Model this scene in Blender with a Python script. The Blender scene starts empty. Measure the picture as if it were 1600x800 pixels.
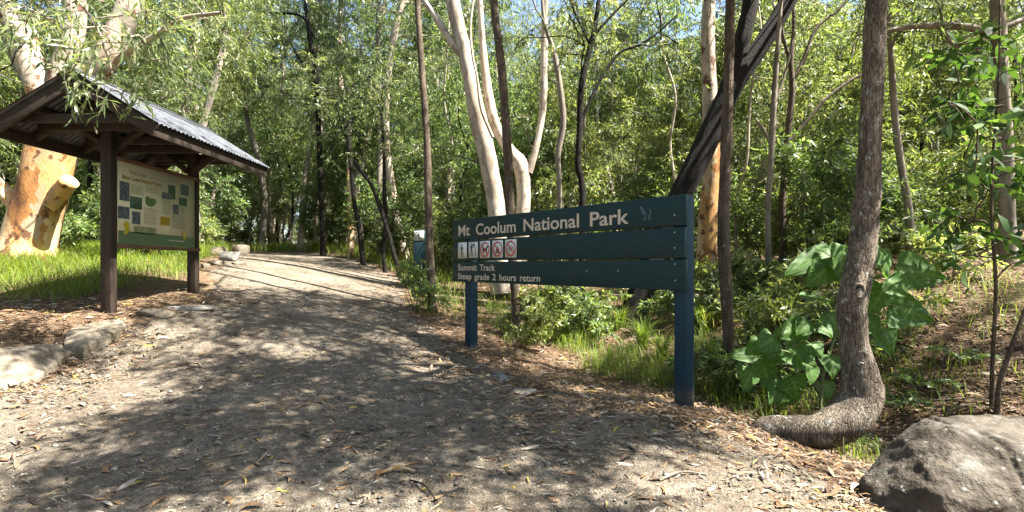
import bpy, bmesh, math, random
import numpy as np
from mathutils import Vector, noise as mnoise
R = math.radians
SC = bpy.context.scene
COL = SC.collection
# ------------------------------------------------------------------ camera, sky, sun, exposure
F, HZ, CAMZ = 790.0, 415.0, 1.4
cd = bpy.data.cameras.new('camera'); cam = bpy.data.objects.new('camera', cd); COL.objects.link(cam)
cam.location = (0, 0, CAMZ); cam.rotation_euler = (R(90), 0, 0)
cd.sensor_width = 36; cd.lens = 36 * F / 1600; cd.shift_y = (HZ - 400) / 1600
cd.clip_start = .05; cd.clip_end = 2000
SC.camera = cam
SUN_AZ, SUN_EL = 105.0, 57.0          # azimuth measured from +Y towards +X
SUNV = np.array([math.sin(R(SUN_AZ)) * math.cos(R(SUN_EL)), math.cos(R(SUN_AZ)) * math.cos(R(SUN_EL)), math.sin(R(SUN_EL))])
W = bpy.data.worlds.new('World'); SC.world = W; W.use_nodes = True
nt = W.node_tree
sky = nt.nodes.new('ShaderNodeTexSky'); sky.sky_type = 'NISHITA'; sky.sun_disc = False
sky.sun_elevation = R(SUN_EL); sky.sun_rotation = R(SUN_AZ); sky.air_density = 1.0; sky.dust_density = 1.6; sky.ozone_density = 1.2
bg = nt.nodes['Background']; bg.inputs[1].default_value = .06
nt.links.new(sky.outputs[0], bg.inputs[0])
sl = bpy.data.lights.new('sun', 'SUN'); sl.energy = 5.0; sl.angle = R(.5); sl.color = (1, .94, .84)
so = bpy.data.objects.new('sun', sl); COL.objects.link(so)
so.rotation_euler = Vector(SUNV).to_track_quat('Z', 'Y').to_euler()
vs = SC.view_settings
vs.view_transform = 'Standard'; vs.look = 'None'; vs.exposure = 2.7; vs.gamma = 1; vs.use_curve_mapping = False
cy = SC.cycles
cy.max_bounces = 7; cy.diffuse_bounces = 4; cy.glossy_bounces = 2; cy.transmission_bounces = 4; cy.transparent_max_bounces = 4
cy.caustics_reflective = False; cy.caustics_refractive = False; cy.sample_clamp_indirect = 6; cy.use_denoising = True; cy.use_adaptive_sampling = False
rng = np.random.default_rng(7)

# ------------------------------------------------------------------ terrain function (thin plate spline through surveyed points)
CP = np.array([
 (0,0,-1.42),(0,3,-1.38),(-3,2.5,-1.34),(3,2.6,-1.40),(1.57,4.68,-1.32),(-.71,7.48,-1.14),(-5,6.27,-.57),(-5,7.9,-.44),
 (-4.45,4.2,-1.12),(-4.55,5.0,-1.02),(-5.3,5.3,-.76),(-6.2,4.9,-.78),(-4.2,6.3,-.74),(-3.6,7,-.72),(-2,7,-1.0),(-2,5,-1.18),(-3,3.6,-1.26),
 (-1.6,9.9,-.82),(-2.45,14,-.27),(-9,9.5,.18),(-6.5,8.2,-.25),(-7,6.6,-.5),(-10,6,-.4),(-5.3,12,.0),(-7,16,.28),(-10.2,20,.55),(-14,27,.85),
 (3.1,4.6,-1.68),(2.6,5.6,-1.62),(1.2,7,-1.45),(.6,8.6,-1.2),(4.6,4.6,-1.2),(5,7,-.5),(5,5.8,-.8),(8,9,.15),(3.4,10,-.62),(8,15,.6),(0,14,-.2),(14,14,1.1),(4,20,1.0),(-2,20,.7),
 (9,5,-.1),(1.7,3.7,-1.35),(2.2,3.62,-1.40),(2.45,4.0,-1.50),(2.6,4.45,-1.66),(2.0,4.3,-1.37),(14,4,-.2),(20,20,2.2),(30,10,2),(-20,20,.6),(-22,8,-.3),(-12,2,-.9),(12,-2,-1.0),(-10,-6,-1.5),(10,-10,-1.4),(0,-8,-1.5),
 (-30,40,1.2),(0,40,2.6),(30,40,3.6),(0,60,4.2),(-40,60,2.0),(40,60,5),(-45,10,0),(45,-5,1.5),(-40,-20,-1.5),(40,-30,0),(0,-30,-1.5)], float)
def _phi(r2):
    return .5 * r2 * np.log(r2 + 1e-9)
_n = len(CP)
_K = _phi(((CP[:, None, :2] - CP[None, :, :2]) ** 2).sum(-1)) + np.eye(_n) * .02
_Pm = np.c_[np.ones(_n), CP[:, :2]]
_A = np.block([[_K, _Pm], [_Pm.T, np.zeros((3, 3))]])
_w = np.linalg.solve(_A, np.r_[CP[:, 2] + CAMZ, 0, 0, 0])
def gz(x, y):
    x = np.atleast_1d(np.asarray(x, float)); y = np.atleast_1d(np.asarray(y, float))
    out = np.empty(x.size); xf, yf = x.ravel(), y.ravel()
    for a in range(0, x.size, 20000):
        s = slice(a, a + 20000)
        r2 = (xf[s, None] - CP[:, 0]) ** 2 + (yf[s, None] - CP[:, 1]) ** 2
        out[s] = _phi(r2) @ _w[:_n] + _w[_n] + _w[_n + 1] * xf[s] + _w[_n + 2] * yf[s]
    return out.reshape(x.shape)
def g1(x, y):
    return float(gz(x, y)[0])
def P(px, py, Y):
    return np.array([(px - 800) / F * Y, Y, CAMZ + (HZ - py) / F * Y])
def hit(px, py):
    ys = np.linspace(1.5, 60, 6000)
    d = CAMZ + (HZ - py) / F * ys - gz((px - 800) / F * ys, ys)
    k = np.argmax(d < 0) if (d < 0).any() else len(ys) - 1
    return P(px, py, ys[k])
def snap(px, Y):
    x = (px - 800) / F * Y
    return np.array([x, Y, g1(x, Y)])
def pix(p):
    p = np.asarray(p, float)
    return 800 + F * p[..., 0] / p[..., 1], HZ - F * (p[..., 2] - CAMZ) / p[..., 1]

# path outline, in world metres on the terrain
_pp = [(-420, 800), (-420, 660), (0, 615), (130, 565), (215, 505), (330, 470), (322, 430), (352, 408), (388, 393.5), (478, 395), (560, 409), (628, 436),
       (625, 480), (690, 540), (790, 600), (1000, 650), (1180, 700), (1330, 790), (1400, 860)]
PATH = np.array([hit(*p)[:2] for p in _pp])
PATH = np.vstack([[(-9, .5)], PATH, [(2.2, .8), (2.2, -6), (-9, -6)]])
def path_sd(x, y):
    """signed distance to the path outline, positive inside"""
    x = np.asarray(x, float); y = np.asarray(y, float)
    d = np.full(x.shape, 1e9); ins = np.zeros(x.shape, bool)
    n = len(PATH)
    for i in range(n):
        ax, ay = PATH[i]; bx, by = PATH[(i + 1) % n]
        ex, ey = bx - ax, by - ay
        t = np.clip(((x - ax) * ex + (y - ay) * ey) / (ex * ex + ey * ey + 1e-12), 0, 1)
        d = np.minimum(d, np.hypot(x - ax - t * ex, y - ay - t * ey))
        c = ((ay > y) != (by > y)) & (x < ex * (y - ay) / (ey + 1e-12 * (ey == 0)) + ax)
        ins ^= c
    return np.where(ins, d, -d)
def sstep(a, b, v):
    t = np.clip((v - a) / (b - a), 0, 1); return t * t * (3 - 2 * t)
def wav(x, y, s=0):
    return (np.sin(x * 1.7 + y * .9 + s) + np.sin(x * -1.1 + y * 2.3 + 1.3 * s) + .6 * np.sin(x * 3.9 + y * 3.1 + 2 * s) + .5 * np.sin(x * -5.3 + y * 4.7 + s)) / 3.1

# ------------------------------------------------------------------ mesh helpers
class Geo:
    def __init__(s): s.V, s.Q, s.T, s.A, s.n = [], [], [], [], 0
    def add(s, v, q=None, t=None, a=0.):
        v = np.asarray(v, float).reshape(-1, 3)
        s.V.append(v)
        if q is not None and len(q): s.Q.append(np.asarray(q, int).reshape(-1, 4) + s.n)
        if t is not None and len(t): s.T.append(np.asarray(t, int).reshape(-1, 3) + s.n)
        s.A.append(np.broadcast_to(np.asarray(a, float), (len(v),)) if np.ndim(a) < 2 else a)
        s.n += len(v)
    def build(s, name, mat, parent=None, loc=None, smooth=False, attr=False):
        me = bpy.data.meshes.new(name)
        V = np.vstack(s.V) if s.V else np.zeros((0, 3))
        off = np.zeros(3)
        if loc is not None: off = np.asarray(loc, float)
        elif parent is not None: off = np.array(parent.location)
        V = V - off
        Q = np.vstack(s.Q) if s.Q else np.zeros((0, 4), int)
        T = np.vstack(s.T) if s.T else np.zeros((0, 3), int)
        L = np.concatenate([Q.ravel(), T.ravel()])
        me.vertices.add(len(V)); me.vertices.foreach_set('co', V.astype(np.float32).ravel())
        me.loops.add(len(L)); me.loops.foreach_set('vertex_index', L.astype(np.int32))
        nf = len(Q) + len(T)
        me.polygons.add(nf)
        ls = np.concatenate([np.arange(len(Q)) * 4, len(Q) * 4 + np.arange(len(T)) * 3])
        me.polygons.foreach_set('loop_start', ls.astype(np.int32))
        if smooth: me.polygons.foreach_set('use_smooth', np.ones(nf, bool))
        if attr:
            at = me.attributes.new('lv', 'FLOAT', 'POINT')
            at.data.foreach_set('value', np.concatenate(s.A).astype(np.float32))
        me.update(calc_edges=True)
        for m in (mat if isinstance(mat, (list, tuple)) else [mat]): me.materials.append(m)
        o = bpy.data.objects.new(name, me); COL.objects.link(o)
        if parent is not None: o.parent = parent
        elif loc is not None: o.location = off
        return o
def tag(o, label=None, cat=None, group=None, kind=None):
    if label: o['label'] = label
    if cat: o['category'] = cat
    if group: o['group'] = group
    if kind: o['kind'] = kind
    return o
def thing(name, loc, label, cat, group=None):
    o = bpy.data.objects.new(name, None); COL.objects.link(o); o.location = [float(v) for v in loc]; o.empty_display_size = .2
    return tag(o, label, cat, group)
def copy_thing(root, loc, rz=0., s=1., label=None, group=None):
    r = root.copy(); COL.objects.link(r); r.location = [float(v) for v in loc]; r.rotation_euler = (0, 0, rz); r.scale = (s, s, s)
    if label: r['label'] = label
    if group: r['group'] = group
    for ch in list(root.children):
        c = ch.copy(); COL.objects.link(c); c.parent = r
    return r
def box(g, c, half, ax=None, a=0.):
    """box centred at c, half sizes, axes rows ax"""
    ax = np.eye(3) if ax is None else np.asarray(ax, float)
    sg = np.array([(-1,-1,-1),(1,-1,-1),(1,1,-1),(-1,1,-1),(-1,-1,1),(1,-1,1),(1,1,1),(-1,1,1)], float)
    v = np.asarray(c, float) + (sg * np.asarray(half, float)) @ ax
    g.add(v, [(0,3,2,1),(4,5,6,7),(0,1,5,4),(1,2,6,5),(2,3,7,6),(3,0,4,7)], a=a)
def bevel(o, w=.006, seg=2):
    m = o.modifiers.new('bevel', 'BEVEL'); m.width = w; m.segments = seg; m.limit_method = 'ANGLE'; m.harden_normals = False
    return o
def beam(g, a, b, w, h, up=(0, 0, 1)):
    a, b = np.asarray(a, float), np.asarray(b, float)
    d = b - a; L = np.linalg.norm(d); d /= L
    s = np.cross(d, up); s /= np.linalg.norm(s); u = np.cross(s, d)
    box(g, (a + b) / 2, (L / 2, w / 2, h / 2), [d, s, u])
def dens(p, step):
    """Catmull-Rom resample of polyline p (N,k)"""
    p = np.asarray(p, float)
    q = np.vstack([2 * p[0] - p[1], p, 2 * p[-1] - p[-2]])
    out = []
    for i in range(len(p) - 1):
        n = max(1, int(np.ceil(np.linalg.norm(p[i + 1, :3] - p[i, :3]) / step)))
        t = (np.arange(n) / n)[:, None]
        a, b, c, d = q[i], q[i + 1], q[i + 2], q[i + 3]
        out.append(.5 * ((2 * b) + (-a + c) * t + (2 * a - 5 * b + 4 * c - d) * t ** 2 + (-a + 3 * b - 3 * c + d) * t ** 3))
    out.append(p[-1:])
    return np.vstack(out)
def tube(g, pts, rad, n=8, rough=0., seed=0, cap=True, a=0.):
    pts = np.asarray(pts, float); m = len(pts)
    rad = np.broadcast_to(np.asarray(rad, float), (m,))
    tg = np.gradient(pts, axis=0); tg /= np.linalg.norm(tg, axis=1)[:, None] + 1e-9
    ref = np.array([1., 0, 0]) if abs(tg[0, 0]) < .9 else np.array([0, 1., 0])
    X = np.empty((m, 3)); x = ref - tg[0] * (ref @ tg[0]); x /= np.linalg.norm(x)
    for i in range(m):
        x = x - tg[i] * (x @ tg[i]); x /= np.linalg.norm(x) + 1e-9; X[i] = x
    Yv = np.cross(tg, X)
    th = np.arange(n) / n * 2 * math.pi
    rr = np.repeat(rad[:, None], n, 1)
    if rough:
        s = np.cumsum(np.r_[0, np.linalg.norm(np.diff(pts, axis=0), axis=1)])[:, None] / max(rad.mean(), .01)
        rr = rr * (1 + rough * (np.sin(th * 2 + s * .35 + seed) + .8 * np.sin(th * 3 - s * .6 + 2.1 * seed) + .6 * np.sin(th * 5 + s * 1.3 + seed) + .5 * np.sin(s * 1.9 + th + seed * 3)
                                + .45 * np.sin(th * 7 - s * 2.2 + seed)) / 2)
    v = pts[:, None] + X[:, None] * (np.cos(th)[None, :, None] * rr[..., None]) + Yv[:, None] * (np.sin(th)[None, :, None] * rr[..., None])
    i = np.arange(m - 1)[:, None] * n; j = np.arange(n)[None]; j2 = (j + 1) % n
    q = np.stack([i + j, i + j2, i + n + j2, i + n + j], -1).reshape(-1, 4)
    v = v.reshape(-1, 3); t = []
    if cap:
        v = np.vstack([v, pts[-1:] + tg[-1:] * rad[-1] * .15]); k = m * n
        t = [((m - 1) * n + b, (m - 1) * n + (b + 1) % n, k) for b in range(n)]
    g.add(v, q, t, a)
def unit(v):
    return v / (np.linalg.norm(v, axis=-1, keepdims=True) + 1e-9)
def leaves(g, p, d, L, Wd, r, a, curl=.12, rich=False):
    """lance shaped leaves: base p, direction d"""
    n = len(p); d = unit(d); s = unit(np.cross(d, r.normal(size=(n, 3)))); u = np.cross(s, d)
    L = np.asarray(L)[:, None]; Wd = np.asarray(Wd)[:, None]
    cb = (curl * r.uniform(-1, 1, n))[:, None] * L
    if not rich:
        v = np.stack([p, p + d * L * .42 + s * Wd / 2 + u * cb * .4, p + d * L + u * cb * -.4, p + d * L * .42 - s * Wd / 2 + u * cb * .4], 1).reshape(-1, 3)
        q = np.arange(n * 4).reshape(-1, 4)
        g.add(v, q, a=np.repeat(a, 4))
    else:
        sb = (r.uniform(-.16, .16, n))[:, None] * L
        v = np.stack([p, p + d * L * .22 + s * Wd * .38 + u * cb * .5 + s * sb * .4, p + d * L * .22 - s * Wd * .38 + u * cb * .5 + s * sb * .4,
                      p + d * L * .6 + s * Wd * .42 + u * cb + s * sb * .5, p + d * L * .6 - s * Wd * .42 + u * cb + s * sb * .5, p + d * L + u * cb * .2 - s * sb * .3], 1).reshape(-1, 3)
        b = (np.arange(n) * 6)[:, None]
        t = np.concatenate([b + np.array([[0, 1, 2]]), b + np.array([[3, 5, 4]])])
        q = b + np.array([[1, 3, 4, 2]])
        g.add(v, q, t, np.repeat(a, 6))

# ------------------------------------------------------------------ materials
class NT:
    def __init__(s, name):
        s.m = bpy.data.materials.new(name); s.m.use_nodes = True; s.t = s.m.node_tree
        s.p = s.t.nodes['Principled BSDF']; s.out = s.t.nodes['Material Output']
    def n(s, ty, ins=None, **kw):
        nd = s.t.nodes.new(ty)
        for k, v in kw.items(): setattr(nd, k, v)
        for k, v in (ins or {}).items(): s.set(nd.inputs[k], v)
        return nd
    def set(s, sock, v):
        if isinstance(v, bpy.types.NodeSocket): s.t.links.new(v, sock)
        else: sock.default_value = v
    def ramp(s, fac, stops):
        nd = s.t.nodes.new('ShaderNodeValToRGB'); e = nd.color_ramp.elements
        while len(e) < len(stops): e.new(.5)
        for x, (pos, c) in zip(e, stops):
            x.position = pos; x.color = (*c, 1) if len(c) == 3 else c
        s.set(nd.inputs[0], fac); return nd.outputs[0]
    def mix(s, f, a, b, mode='MIX'):
        nd = s.n('ShaderNodeMix', data_type='RGBA', blend_type=mode)
        s.set(nd.inputs[0], f); s.set(nd.inputs[6], a if isinstance(a, bpy.types.NodeSocket) else (*a, 1)); s.set(nd.inputs[7], b if isinstance(b, bpy.types.NodeSocket) else (*b, 1))
        return nd.outputs[2]
    def math(s, op, a, b=0., cl=False):
        nd = s.n('ShaderNodeMath', operation=op, use_clamp=cl); s.set(nd.inputs[0], a); s.set(nd.inputs[1], b); return nd.outputs[0]
    def coord(s, scale=(1, 1, 1), kind='Object'):
        tc = s.n('ShaderNodeTexCoord'); mp = s.n('ShaderNodeMapping'); s.t.links.new(tc.outputs[kind], mp.inputs[0]); mp.inputs['Scale'].default_value = scale
        return mp.outputs[0]
    def noise(s, vec, scale, det=4., rough=.6):
        return s.n('ShaderNodeTexNoise', {'Vector': vec, 'Scale': scale, 'Detail': det, 'Roughness': rough}).outputs[0]
    def vor(s, vec, scale, feature='F1', out=0):
        return s.n('ShaderNodeTexVoronoi', {'Vector': vec, 'Scale': scale}, feature=feature).outputs[out]
    def bump(s, h, strength=.5, dist=.02):
        b = s.n('ShaderNodeBump', {'Height': h, 'Strength': strength, 'Distance': dist}); s.t.links.new(b.outputs[0], s.p.inputs['Normal']); return b
    def base(s, c, rough=.8, spec=.3):
        s.set(s.p.inputs['Base Color'], c if isinstance(c, bpy.types.NodeSocket) else (*c, 1))
        s.set(s.p.inputs['Roughness'], rough); s.p.inputs['Specular IOR Level'].default_value = spec
        return s.m
def plain(name, c, rough=.6, spec=.3, metal=0., var=.0, scale=12.):
    k = NT(name)
    if var:
        v = k.noise(k.coord(), scale)
        c2 = k.mix(v, tuple(x * (1 - var) for x in c), tuple(min(1, x * (1 + var)) for x in c))
        k.base(c2, rough, spec)
    else: k.base(c, rough, spec)
    k.p.inputs['Metallic'].default_value = metal
    return k.m
def leafmat(name, cols, trans=.52, rough=.42, spec=.5, rnd=.25):
    k = NT(name)
    at = k.n('ShaderNodeAttribute', attribute_name='lv').outputs['Fac']
    oi = k.n('ShaderNodeObjectInfo').outputs['Random']
    f = k.math('ADD', at, k.math('MULTIPLY', k.math('SUBTRACT', oi, .5), rnd), True)
    c = k.ramp(f, [(i / (len(cols) - 1), x) for i, x in enumerate(cols)])
    k.base(c, rough, spec)
    tr = k.n('ShaderNodeBsdfTranslucent', {'Color': k.mix(1., c, (1.55, 1.45, .7), 'MULTIPLY')})
    mx = k.n('ShaderNodeMixShader', {0: trans, 1: k.p.outputs[0], 2: tr.outputs[0]})
    k.t.links.new(mx.outputs[0], k.out.inputs[0])
    return k.m
LEAF = {
 'gum': leafmat('gum_leaf', [(0.034, 0.061, 0.025), (0.074, 0.120, 0.047), (0.126, 0.182, 0.079), (0.222, 0.261, 0.134), (0.349, 0.353, 0.223)]),
 'green': leafmat('green_leaf', [(0.027, 0.051, 0.019), (0.061, 0.109, 0.038), (0.110, 0.177, 0.063), (0.191, 0.273, 0.112), (0.308, 0.367, 0.194)]),
 'yellow': leafmat('yellow_green_leaf', [(0.044, 0.069, 0.022), (0.093, 0.139, 0.043), (0.159, 0.212, 0.071), (0.255, 0.308, 0.120), (0.362, 0.371, 0.192)], trans=.5),
 'broad': leafmat('broad_leaf', [(0.019, 0.050, 0.014), (0.034, 0.078, 0.019), (0.048, 0.102, 0.024), (0.072, 0.144, 0.034), (0.120, 0.192, 0.048)], trans=.4, rough=.58, spec=.3),
 'grass': leafmat('grass_blade', [(.05, .085, .015), (.085, .145, .022), (.13, .20, .032), (.20, .26, .055), (.36, .32, .16)], trans=.45, rough=.55, spec=.3),
}
def bark(name, stops, sc=6., zst=.25, bump=.6, bd=.01, spots=None, spot_sc=9., spot_w=.12, spot_t=.60, fine=None, rough=.85, patches=None, cracks=None, upper=None, zsplit=2.):
    k = NT(name)
    v = k.coord((1, 1, zst))
    n1 = k.noise(v, sc, 5., .62)
    wob = k.n('ShaderNodeTexNoise', {'Vector': k.coord(), 'Scale': 7., 'Detail': 4.}).outputs[1]
    def warped(scale, zs, amt=.12):
        a = k.n('ShaderNodeVectorMath', {0: k.coord((1, 1, zs)), 1: k.n('ShaderNodeVectorMath', {0: wob, 'Scale': amt}, operation='SCALE').outputs[0]}, operation='ADD').outputs[0]
        return a
    f = n1
    if patches:
        cell = k.n('ShaderNodeSeparateColor', {0: k.vor(warped(0, patches[1], .22), patches[0], out=1)}).outputs[0]
        f = k.math('ADD', k.math('MULTIPLY', n1, .45), k.math('ADD', k.math('MULTIPLY', cell, .46), .05))
    c = k.ramp(f, stops)
    if upper:
        z = k.n('ShaderNodeSeparateXYZ', {0: k.coord()}).outputs[2]
        m = k.ramp(k.math('ADD', k.math('MULTIPLY', k.math('SUBTRACT', z, zsplit), .35), k.math('MULTIPLY', n1, 1.)), [(.40, (0, 0, 0)), (.62, (1, 1, 1))])
        c = k.mix(m, c, k.ramp(f, upper))
    if spots:
        m = k.noise(k.coord((1, 1, .7)), spot_sc, 4., .6)
        c = k.mix(k.ramp(m, [(spot_t - spot_w / 2, (0, 0, 0)), (spot_t + spot_w / 2, (1, 1, 1))]), c, spots)
    n2 = k.noise(k.coord((1, 1, fine if fine else .18)), sc * 7, 3., .6)
    c = k.mix(k.math('MULTIPLY', n2, .55), c, k.mix(1., c, (.45, .42, .4), 'MULTIPLY'))
    h = k.math('ADD', n2, k.math('MULTIPLY', n1, .8))
    if cracks:
        e = k.ramp(k.vor(warped(0, cracks[1], .05), cracks[0], 'DISTANCE_TO_EDGE'), [(0., (0, 0, 0)), (cracks[2], (1, 1, 1))])
        c = k.mix(k.math('ADD', e, k.math('MULTIPLY', n1, .5), True), k.mix(1., c, (.5, .47, .45), 'MULTIPLY'), c)
        h = k.math('ADD', h, k.math('MULTIPLY', e, .6))
    k.base(c, rough, .2)
    k.bump(h, bump, bd)
    return k.m
CREAMS = [(.24, (.20, .165, .125)), (.36, (.34, .29, .235)), (.50, (.50, .45, .38)), (.62, (.44, .36, .275)), (.76, (.28, .235, .19))]
RUST = [(.24, (.12, .055, .028)), (.36, (.36, .17, .06)), (.46, (.52, .31, .13)), (.54, (.58, .46, .31)), (.64, (.48, .28, .11)), (.76, (.34, .27, .19))]
BARK = {
 'white': bark('white_gum_bark', CREAMS, sc=3.2, zst=.45, bump=.35, spots=(.27, .21, .15), spot_sc=9., spot_w=.06, spot_t=.605, fine=.8, rough=.6, patches=(4., .4)),
 'orange': bark('peeling_orange_bark', RUST, sc=4.2, zst=.36, bump=.8, spots=(.13, .065, .035), spot_sc=5.5, spot_w=.05, spot_t=.585, fine=.5, rough=.65, patches=(4.5, .3), upper=CREAMS, zsplit=3.0),
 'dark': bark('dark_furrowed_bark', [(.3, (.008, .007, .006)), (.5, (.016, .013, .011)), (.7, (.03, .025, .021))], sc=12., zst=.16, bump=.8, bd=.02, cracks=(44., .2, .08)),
 'brown': bark('brown_rough_bark', [(.3, (.060, .045, .032)), (.5, (.12, .092, .067)), (.7, (.19, .15, .112))], sc=9., zst=.3, bump=.9, bd=.012, spots=(.25, .235, .20), spot_sc=16., spot_w=.06, spot_t=.66, cracks=(34., .3, .12)),
 'lichen': bark('lichen_spotted_bark', [(.3, (.10, .08, .06)), (.5, (.21, .172, .132)), (.7, (.32, .275, .215))], sc=12., zst=.4, bump=1., bd=.025, spots=(.42, .42, .38), spot_sc=17., spot_w=.05, spot_t=.63, cracks=(46., .16, .10)),
 'grey': bark('grey_bark', [(.3, (.12, .105, .085)), (.5, (.22, .19, .155)), (.7, (.34, .30, .25))], sc=6., zst=.3, bump=.6),
 'pale': bark('pale_stem_bark', [(.3, (.24, .20, .155)), (.5, (.38, .33, .265)), (.7, (.50, .45, .37))], sc=5., zst=.3, bump=.4),
 'twig': plain('twig_bark', (.09, .068, .048), .85, var=.3),
}

def ground_mat():
    k = NT('forest_ground')
    v = k.coord((1, 1, 1))
    at = k.n('ShaderNodeAttribute', attribute_name='lv').outputs['Fac']
    big = k.noise(v, 1.6, 4.); mid = k.noise(v, 14., 5., .7); fine = k.noise(v, 90., 4., .7)
    vc = k.vor(v, 55., out=1); vd = k.vor(v, 55.)
    vc2 = k.vor(v, 130., out=1)
    grit = k.ramp(k.math('ADD', k.math('MULTIPLY', mid, .6), k.math('MULTIPLY', fine, .4)), [(.30, (.052, .044, .034)), (.45, (.13, .110, .084)), (.56, (.22, .187, .144)), (.72, (.38, .33, .262))])
    sep = k.n('ShaderNodeSeparateColor', {0: vc}).outputs[0]; sep2 = k.n('ShaderNodeSeparateColor', {0: vc2}).outputs[1]
    stone = k.ramp(sep, [(.0, (.07, .064, .057)), (.4, (.145, .128, .105)), (.8, (.24, .21, .17)), (1., (.42, .37, .30))])
    pathc = k.mix(k.ramp(sep2, [(.45, (0, 0, 0)), (.6, (.7, .7, .7))]), grit, stone)
    pathc = k.mix(k.ramp(big, [(.35, (0, 0, 0)), (.66, (.85, .85, .85))]), pathc, k.mix(1., pathc, (.62, .57, .52), 'MULTIPLY'))
    lit = k.ramp(k.math('ADD', k.math('MULTIPLY', mid, .5), k.math('MULTIPLY', fine, .5)), [(.32, (.028, .02, .014)), (.45, (.085, .055, .034)), (.55, (.16, .105, .065)), (.7, (.28, .20, .13))])
    f = k.ramp(k.math('ADD', at, k.math('MULTIPLY', k.math('SUBTRACT', mid, .5), .9)), [(.38, (0, 0, 0)), (.62, (1, 1, 1))])
    k.base(k.mix(f, lit, pathc), .92, .15)
    h = k.math('ADD', k.math('MULTIPLY', fine, .7), k.math('ADD', k.math('MULTIPLY', mid, .8), k.math('MULTIPLY', vd, -.5)))
    k.bump(h, .9, .03)
    return k.m
GROUND = ground_mat()
def colmat(name, cols, rough=.7, spec=.3, trans=0.):
    k = NT(name)
    at = k.n('ShaderNodeAttribute', attribute_name='lv').outputs['Fac']
    c = k.ramp(at, [(i / (len(cols) - 1), x) for i, x in enumerate(cols)])
    c = k.mix(k.math('MULTIPLY', k.noise(k.coord(), 60.), .5), c, k.mix(1., c, (.5, .5, .5), 'MULTIPLY'))
    k.base(c, rough, spec)
    return k.m
LITTER = colmat('dry_leaf', [(.035, .021, .014), (.075, .043, .025), (.15, .085, .043), (.24, .14, .065), (.27, .20, .13), (.22, .185, .15), (.36, .32, .27), (.40, .27, .05), (.16, .20, .03)], .6, .35)
STONEC = colmat('gravel_stone', [(.06, .055, .05), (.11, .10, .088), (.17, .152, .128), (.25, .225, .19), (.36, .325, .275)], .85, .25)
def rockmat(name, cols, spot=None, sc=2.5):
    k = NT(name)
    v = k.coord(); n1 = k.noise(v, sc, 6., .65); n2 = k.noise(v, sc * 9, 4., .65)
    c = k.ramp(k.math('ADD', k.math('MULTIPLY', n1, .7), k.math('MULTIPLY', n2, .3)), [(.32 + .38 * i / (len(cols) - 1), x) for i, x in enumerate(cols)])
    if spot:
        c = k.mix(k.ramp(k.vor(v, 17.), [(.10, (1, 1, 1)), (.2, (0, 0, 0))]), c, spot)
        c = k.mix(k.ramp(k.noise(v, 5., 5., .7), [(.56, (0, 0, 0)), (.68, (.65, .65, .65))]), c, tuple(x * .8 for x in spot))
    k.base(c, .9, .2); k.bump(k.math('ADD', n2, n1), .7, .03)
    return k.m
ROCK_TAN = rockmat('tan_sandstone', [(.065, .052, .037), (.125, .104, .076), (.19, .163, .125), (.27, .24, .195)])
ROCK_DARK = rockmat('dark_boulder_stone', [(.03, .025, .019), (.062, .052, .041), (.108, .094, .075), (.17, .153, .127)], spot=(.20, .195, .175))
ROCK_GREY = rockmat('grey_stone', [(.10, .095, .085), (.18, .17, .155), (.26, .25, .23)])
def woodmat(name, c, rough=.7, zs=(14, 14, .9)):
    k = NT(name); v = k.coord(zs); n = k.noise(v, 3., 5., .65)
    k.base(k.ramp(n, [(.3, tuple(x * .55 for x in c)), (.55, c), (.75, tuple(x * 1.6 for x in c))]), rough, .3); k.bump(n, .35, .004)
    return k.m
WOOD = woodmat('dark_stained_timber', (.031, .0225, .0165))
WOODH = woodmat('dark_stained_beam', (.031, .0225, .0165), zs=(2, 2, 6))
RAILM = woodmat('brown_rail_timber', (.12, .07, .04), zs=(6, .8, 6))
def paint(name, c, rough=.5, ang=0., stretch=(1.2, 30, 30), dirt=0.):
    k = NT(name); v = k.coord((1, 1, 1))
    n = k.noise(v, 3., 6., .7)
    tc = k.n('ShaderNodeTexCoord'); mp = k.n('ShaderNodeMapping', {'Vector': tc.outputs['Object']}); mp.inputs['Rotation'].default_value = (0, 0, ang); 
    mp2 = k.n('ShaderNodeMapping', {'Vector': mp.outputs[0]}); mp2.inputs['Scale'].default_value = stretch
    st = k.noise(mp2.outputs[0], 2.2, 5., .7)
    cc = k.mix(k.ramp(n, [(.35, (0, 0, 0)), (.7, (1, 1, 1))]), tuple(x * .78 for x in c), tuple(x * 1.25 + .002 for x in c))
    cc = k.mix(k.ramp(st, [(.35, (0, 0, 0)), (.68, (.75, .75, .75))]), cc, tuple(x * 1.7 + .006 for x in c))
    cc = k.mix(k.ramp(k.noise(v, 55., 3., .7), [(.68, (0, 0, 0)), (.74, (.5, .5, .5))]), cc, (.12, .14, .14))
    cc = k.mix(k.ramp(k.noise(v, 16., 5., .75), [(.66, (0, 0, 0)), (.71, (.8, .8, .8))]), cc, tuple(x * .45 for x in c))
    if dirt:
        z = k.n('ShaderNodeSeparateXYZ', {0: v}).outputs[2]
        m = k.ramp(k.math('ADD', k.math('MULTIPLY', z, 2.2), k.math('MULTIPLY', k.noise(v, 12., 4., .7), .9)), [(.42, (.8, .8, .8)), (.95, (0, 0, 0))])
        cc = k.mix(m, cc, (.10, .082, .06))
    k.base(cc, k.ramp(n, [(.3, (rough - .08,) * 3), (.7, (rough + .18,) * 3)]), .28); k.bump(st, .35, .004)
    return k.m
PAINT = paint('teal_board_paint', (.0032, .0215, .0235), .5, math.atan2(2.81, 2.72))
PAINTP = paint('blue_post_paint', (.0035, .023, .042), .5, 0., (26, 26, 1.2), 1.)
CREAM = plain('cream_lettering_paint', (.56, .49, .40), .6, var=.15, scale=20)
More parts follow.
